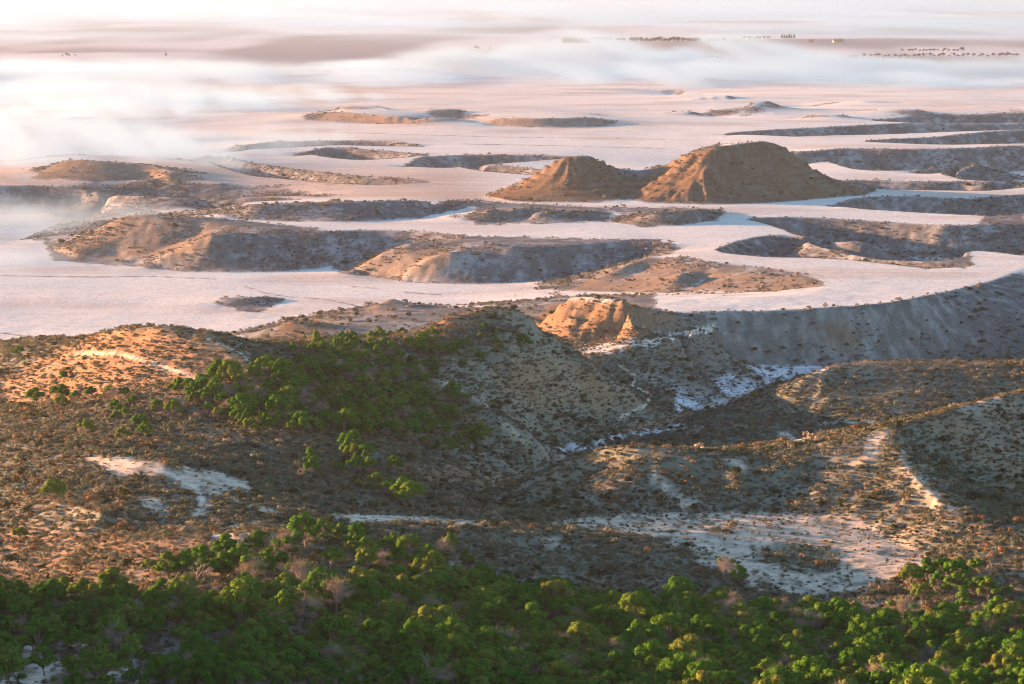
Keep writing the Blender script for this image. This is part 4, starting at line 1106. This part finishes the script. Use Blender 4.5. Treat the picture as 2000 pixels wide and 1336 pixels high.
# nearer fog in the left valleys
A = [(mx(80, 1190), 1190, 60, 50, 5), (mx(300, 1150), 1150, 60, 40, 4), (mx(-50, 1130), 1130, 50, 50, 5), (mx(150, 1340), 1340, 30, 45, 19), (mx(40, 1320), 1320, 36, 60, 16), (mx(260, 1355), 1352, 24, 26, 12), (mx(-60, 1330), 1330, 50, 80, 14), (mx(330, 1350), 1345, 45, 28, 6), (mx(470, 1345), 1345, 35, 24, 6),
     (mx(30, 1290), 1270, 40, 40, 8), (mx(0, 1720), 1720, 75, 110, 19), (mx(180, 1760), 1760, 65, 110, 19), (mx(330, 1700), 1700, 55, 90, 17.5), (mx(420, 1640), 1640, 34, 60, 16), (mx(500, 1800), 1800, 60, 70, 17.5), (mx(100, 1900), 1900, 110, 120, 17.5),
     (mx(580, 1820), 1820, 24, 40, 17.5), (mx(630, 1770), 1770, 16, 28, 16.5), (mx(30, 1620), 1620, 40, 50, 17), (mx(100, 2150), 2150, 150, 160, 17), (mx(330, 2280), 2300, 120, 190, 17), (mx(60, 2500), 2500, 180, 150, 17), (mx(-200, 1900), 1900, 140, 300, 18), (mx(90, 1560), 1570, 28, 30, 15.5), (mx(-120, 1500), 1480, 40, 40, 12), (mx(20, 1500), 1500, 30, 22, 15.5), (mx(560, 2450), 2480, 100, 110, 15.5)]
fog_bank('fog_bank', 'white fog pooling in the left-hand valleys among the low hills', ((-420, 60), (1060, 2640), (-6, 46)), (80, 140, 27), A, .015, (34, 60), 600, tall=1.4)
# the long bank across the whole plain
B = [(mx(1200, 3600), 3650, 75, 260, 33), (mx(1120, 3600), 3600, 110, 260, 26), (mx(1430, 3600), 3650, 60, 240, 33), (mx(1500, 3500), 3550, 90, 240, 24), (mx(1000, 3400), 3450, 180, 260, 24), (mx(880, 3300), 3350, 140, 240, 23),
     (mx(1650, 3300), 3300, 180, 260, 18), (mx(1850, 3200), 3250, 200, 300, 17), (mx(2150, 3200), 3200, 250, 300, 18), (mx(600, 3000), 3080, 260, 260, 17), (mx(250, 3000), 3050, 300, 330, 20), (mx(-100, 3000), 3050, 300, 350, 20), (mx(800, 2900), 2980, 160, 160, 15), (mx(1150, 2850), 3000, 200, 200, 18), (mx(1400, 2900), 3000, 200, 240, 20),
     (mx(200, 2600), 2620, 150, 150, 17), (mx(1700, 2850), 2850, 200, 150, 15)]
fog_bank('fog_bank', 'long bank of pink-topped fog lying across the far plain', ((-900, 900), (2380, 4250), (-5, 64)), (140, 110, 28), B, .012, (110, 170), 640, tall=1.22)
S = [(-600, 5500, 900, 650, 17), (500, 6100, 900, 500, 14), (0, 16000, 40000, 9000, 42), (-1300, 8000, 2200, 2600, 30), (900, 9800, 1500, 2600, 34), (2500, 7500, 1300, 2200, 30), (-500, 7000, 700, 1400, 22)]
fog_bank('fog_bank', 'unbroken sea of white fog filling the distance', ((-4800, 4800), (4300, 19000), (-24, 64)), (100, 130, 16), S, .0030, (700, 800), 680, .6, 0.0, M_SEA)

m = bpy.data.materials.new('haze'); n, l = nodes_of(m)
out = n.new('ShaderNodeOutputMaterial'); v = n.new('ShaderNodeVolumePrincipled')
v.inputs['Color'].default_value = (.96, .965, .98, 1); v.inputs['Density'].default_value = 0.000025; v.inputs['Anisotropy'].default_value = .5
l.new(v.outputs[0], out.inputs['Volume'])
hx, hy0, hy1, hz0, hz1 = 49000, -200, 24500, -40, 126
hv = np.array([(-hx, hy0, hz0), (hx, hy0, hz0), (hx, hy1, hz0), (-hx, hy1, hz0), (-hx, hy0, hz1), (hx, hy0, hz1), (hx, hy1, hz1), (-hx, hy1, hz1)], float)
hq = np.array([(0, 3, 2, 1), (4, 5, 6, 7), (0, 1, 5, 4), (1, 2, 6, 5), (2, 3, 7, 6), (3, 0, 4, 7)])
o = bpy.data.objects.new('haze', mesh_from('haze', hv, hq, m, False)); COL.objects.link(o)
o['kind'] = 'stuff'; o['label'] = 'thin morning haze over the whole valley'; o['category'] = 'haze'
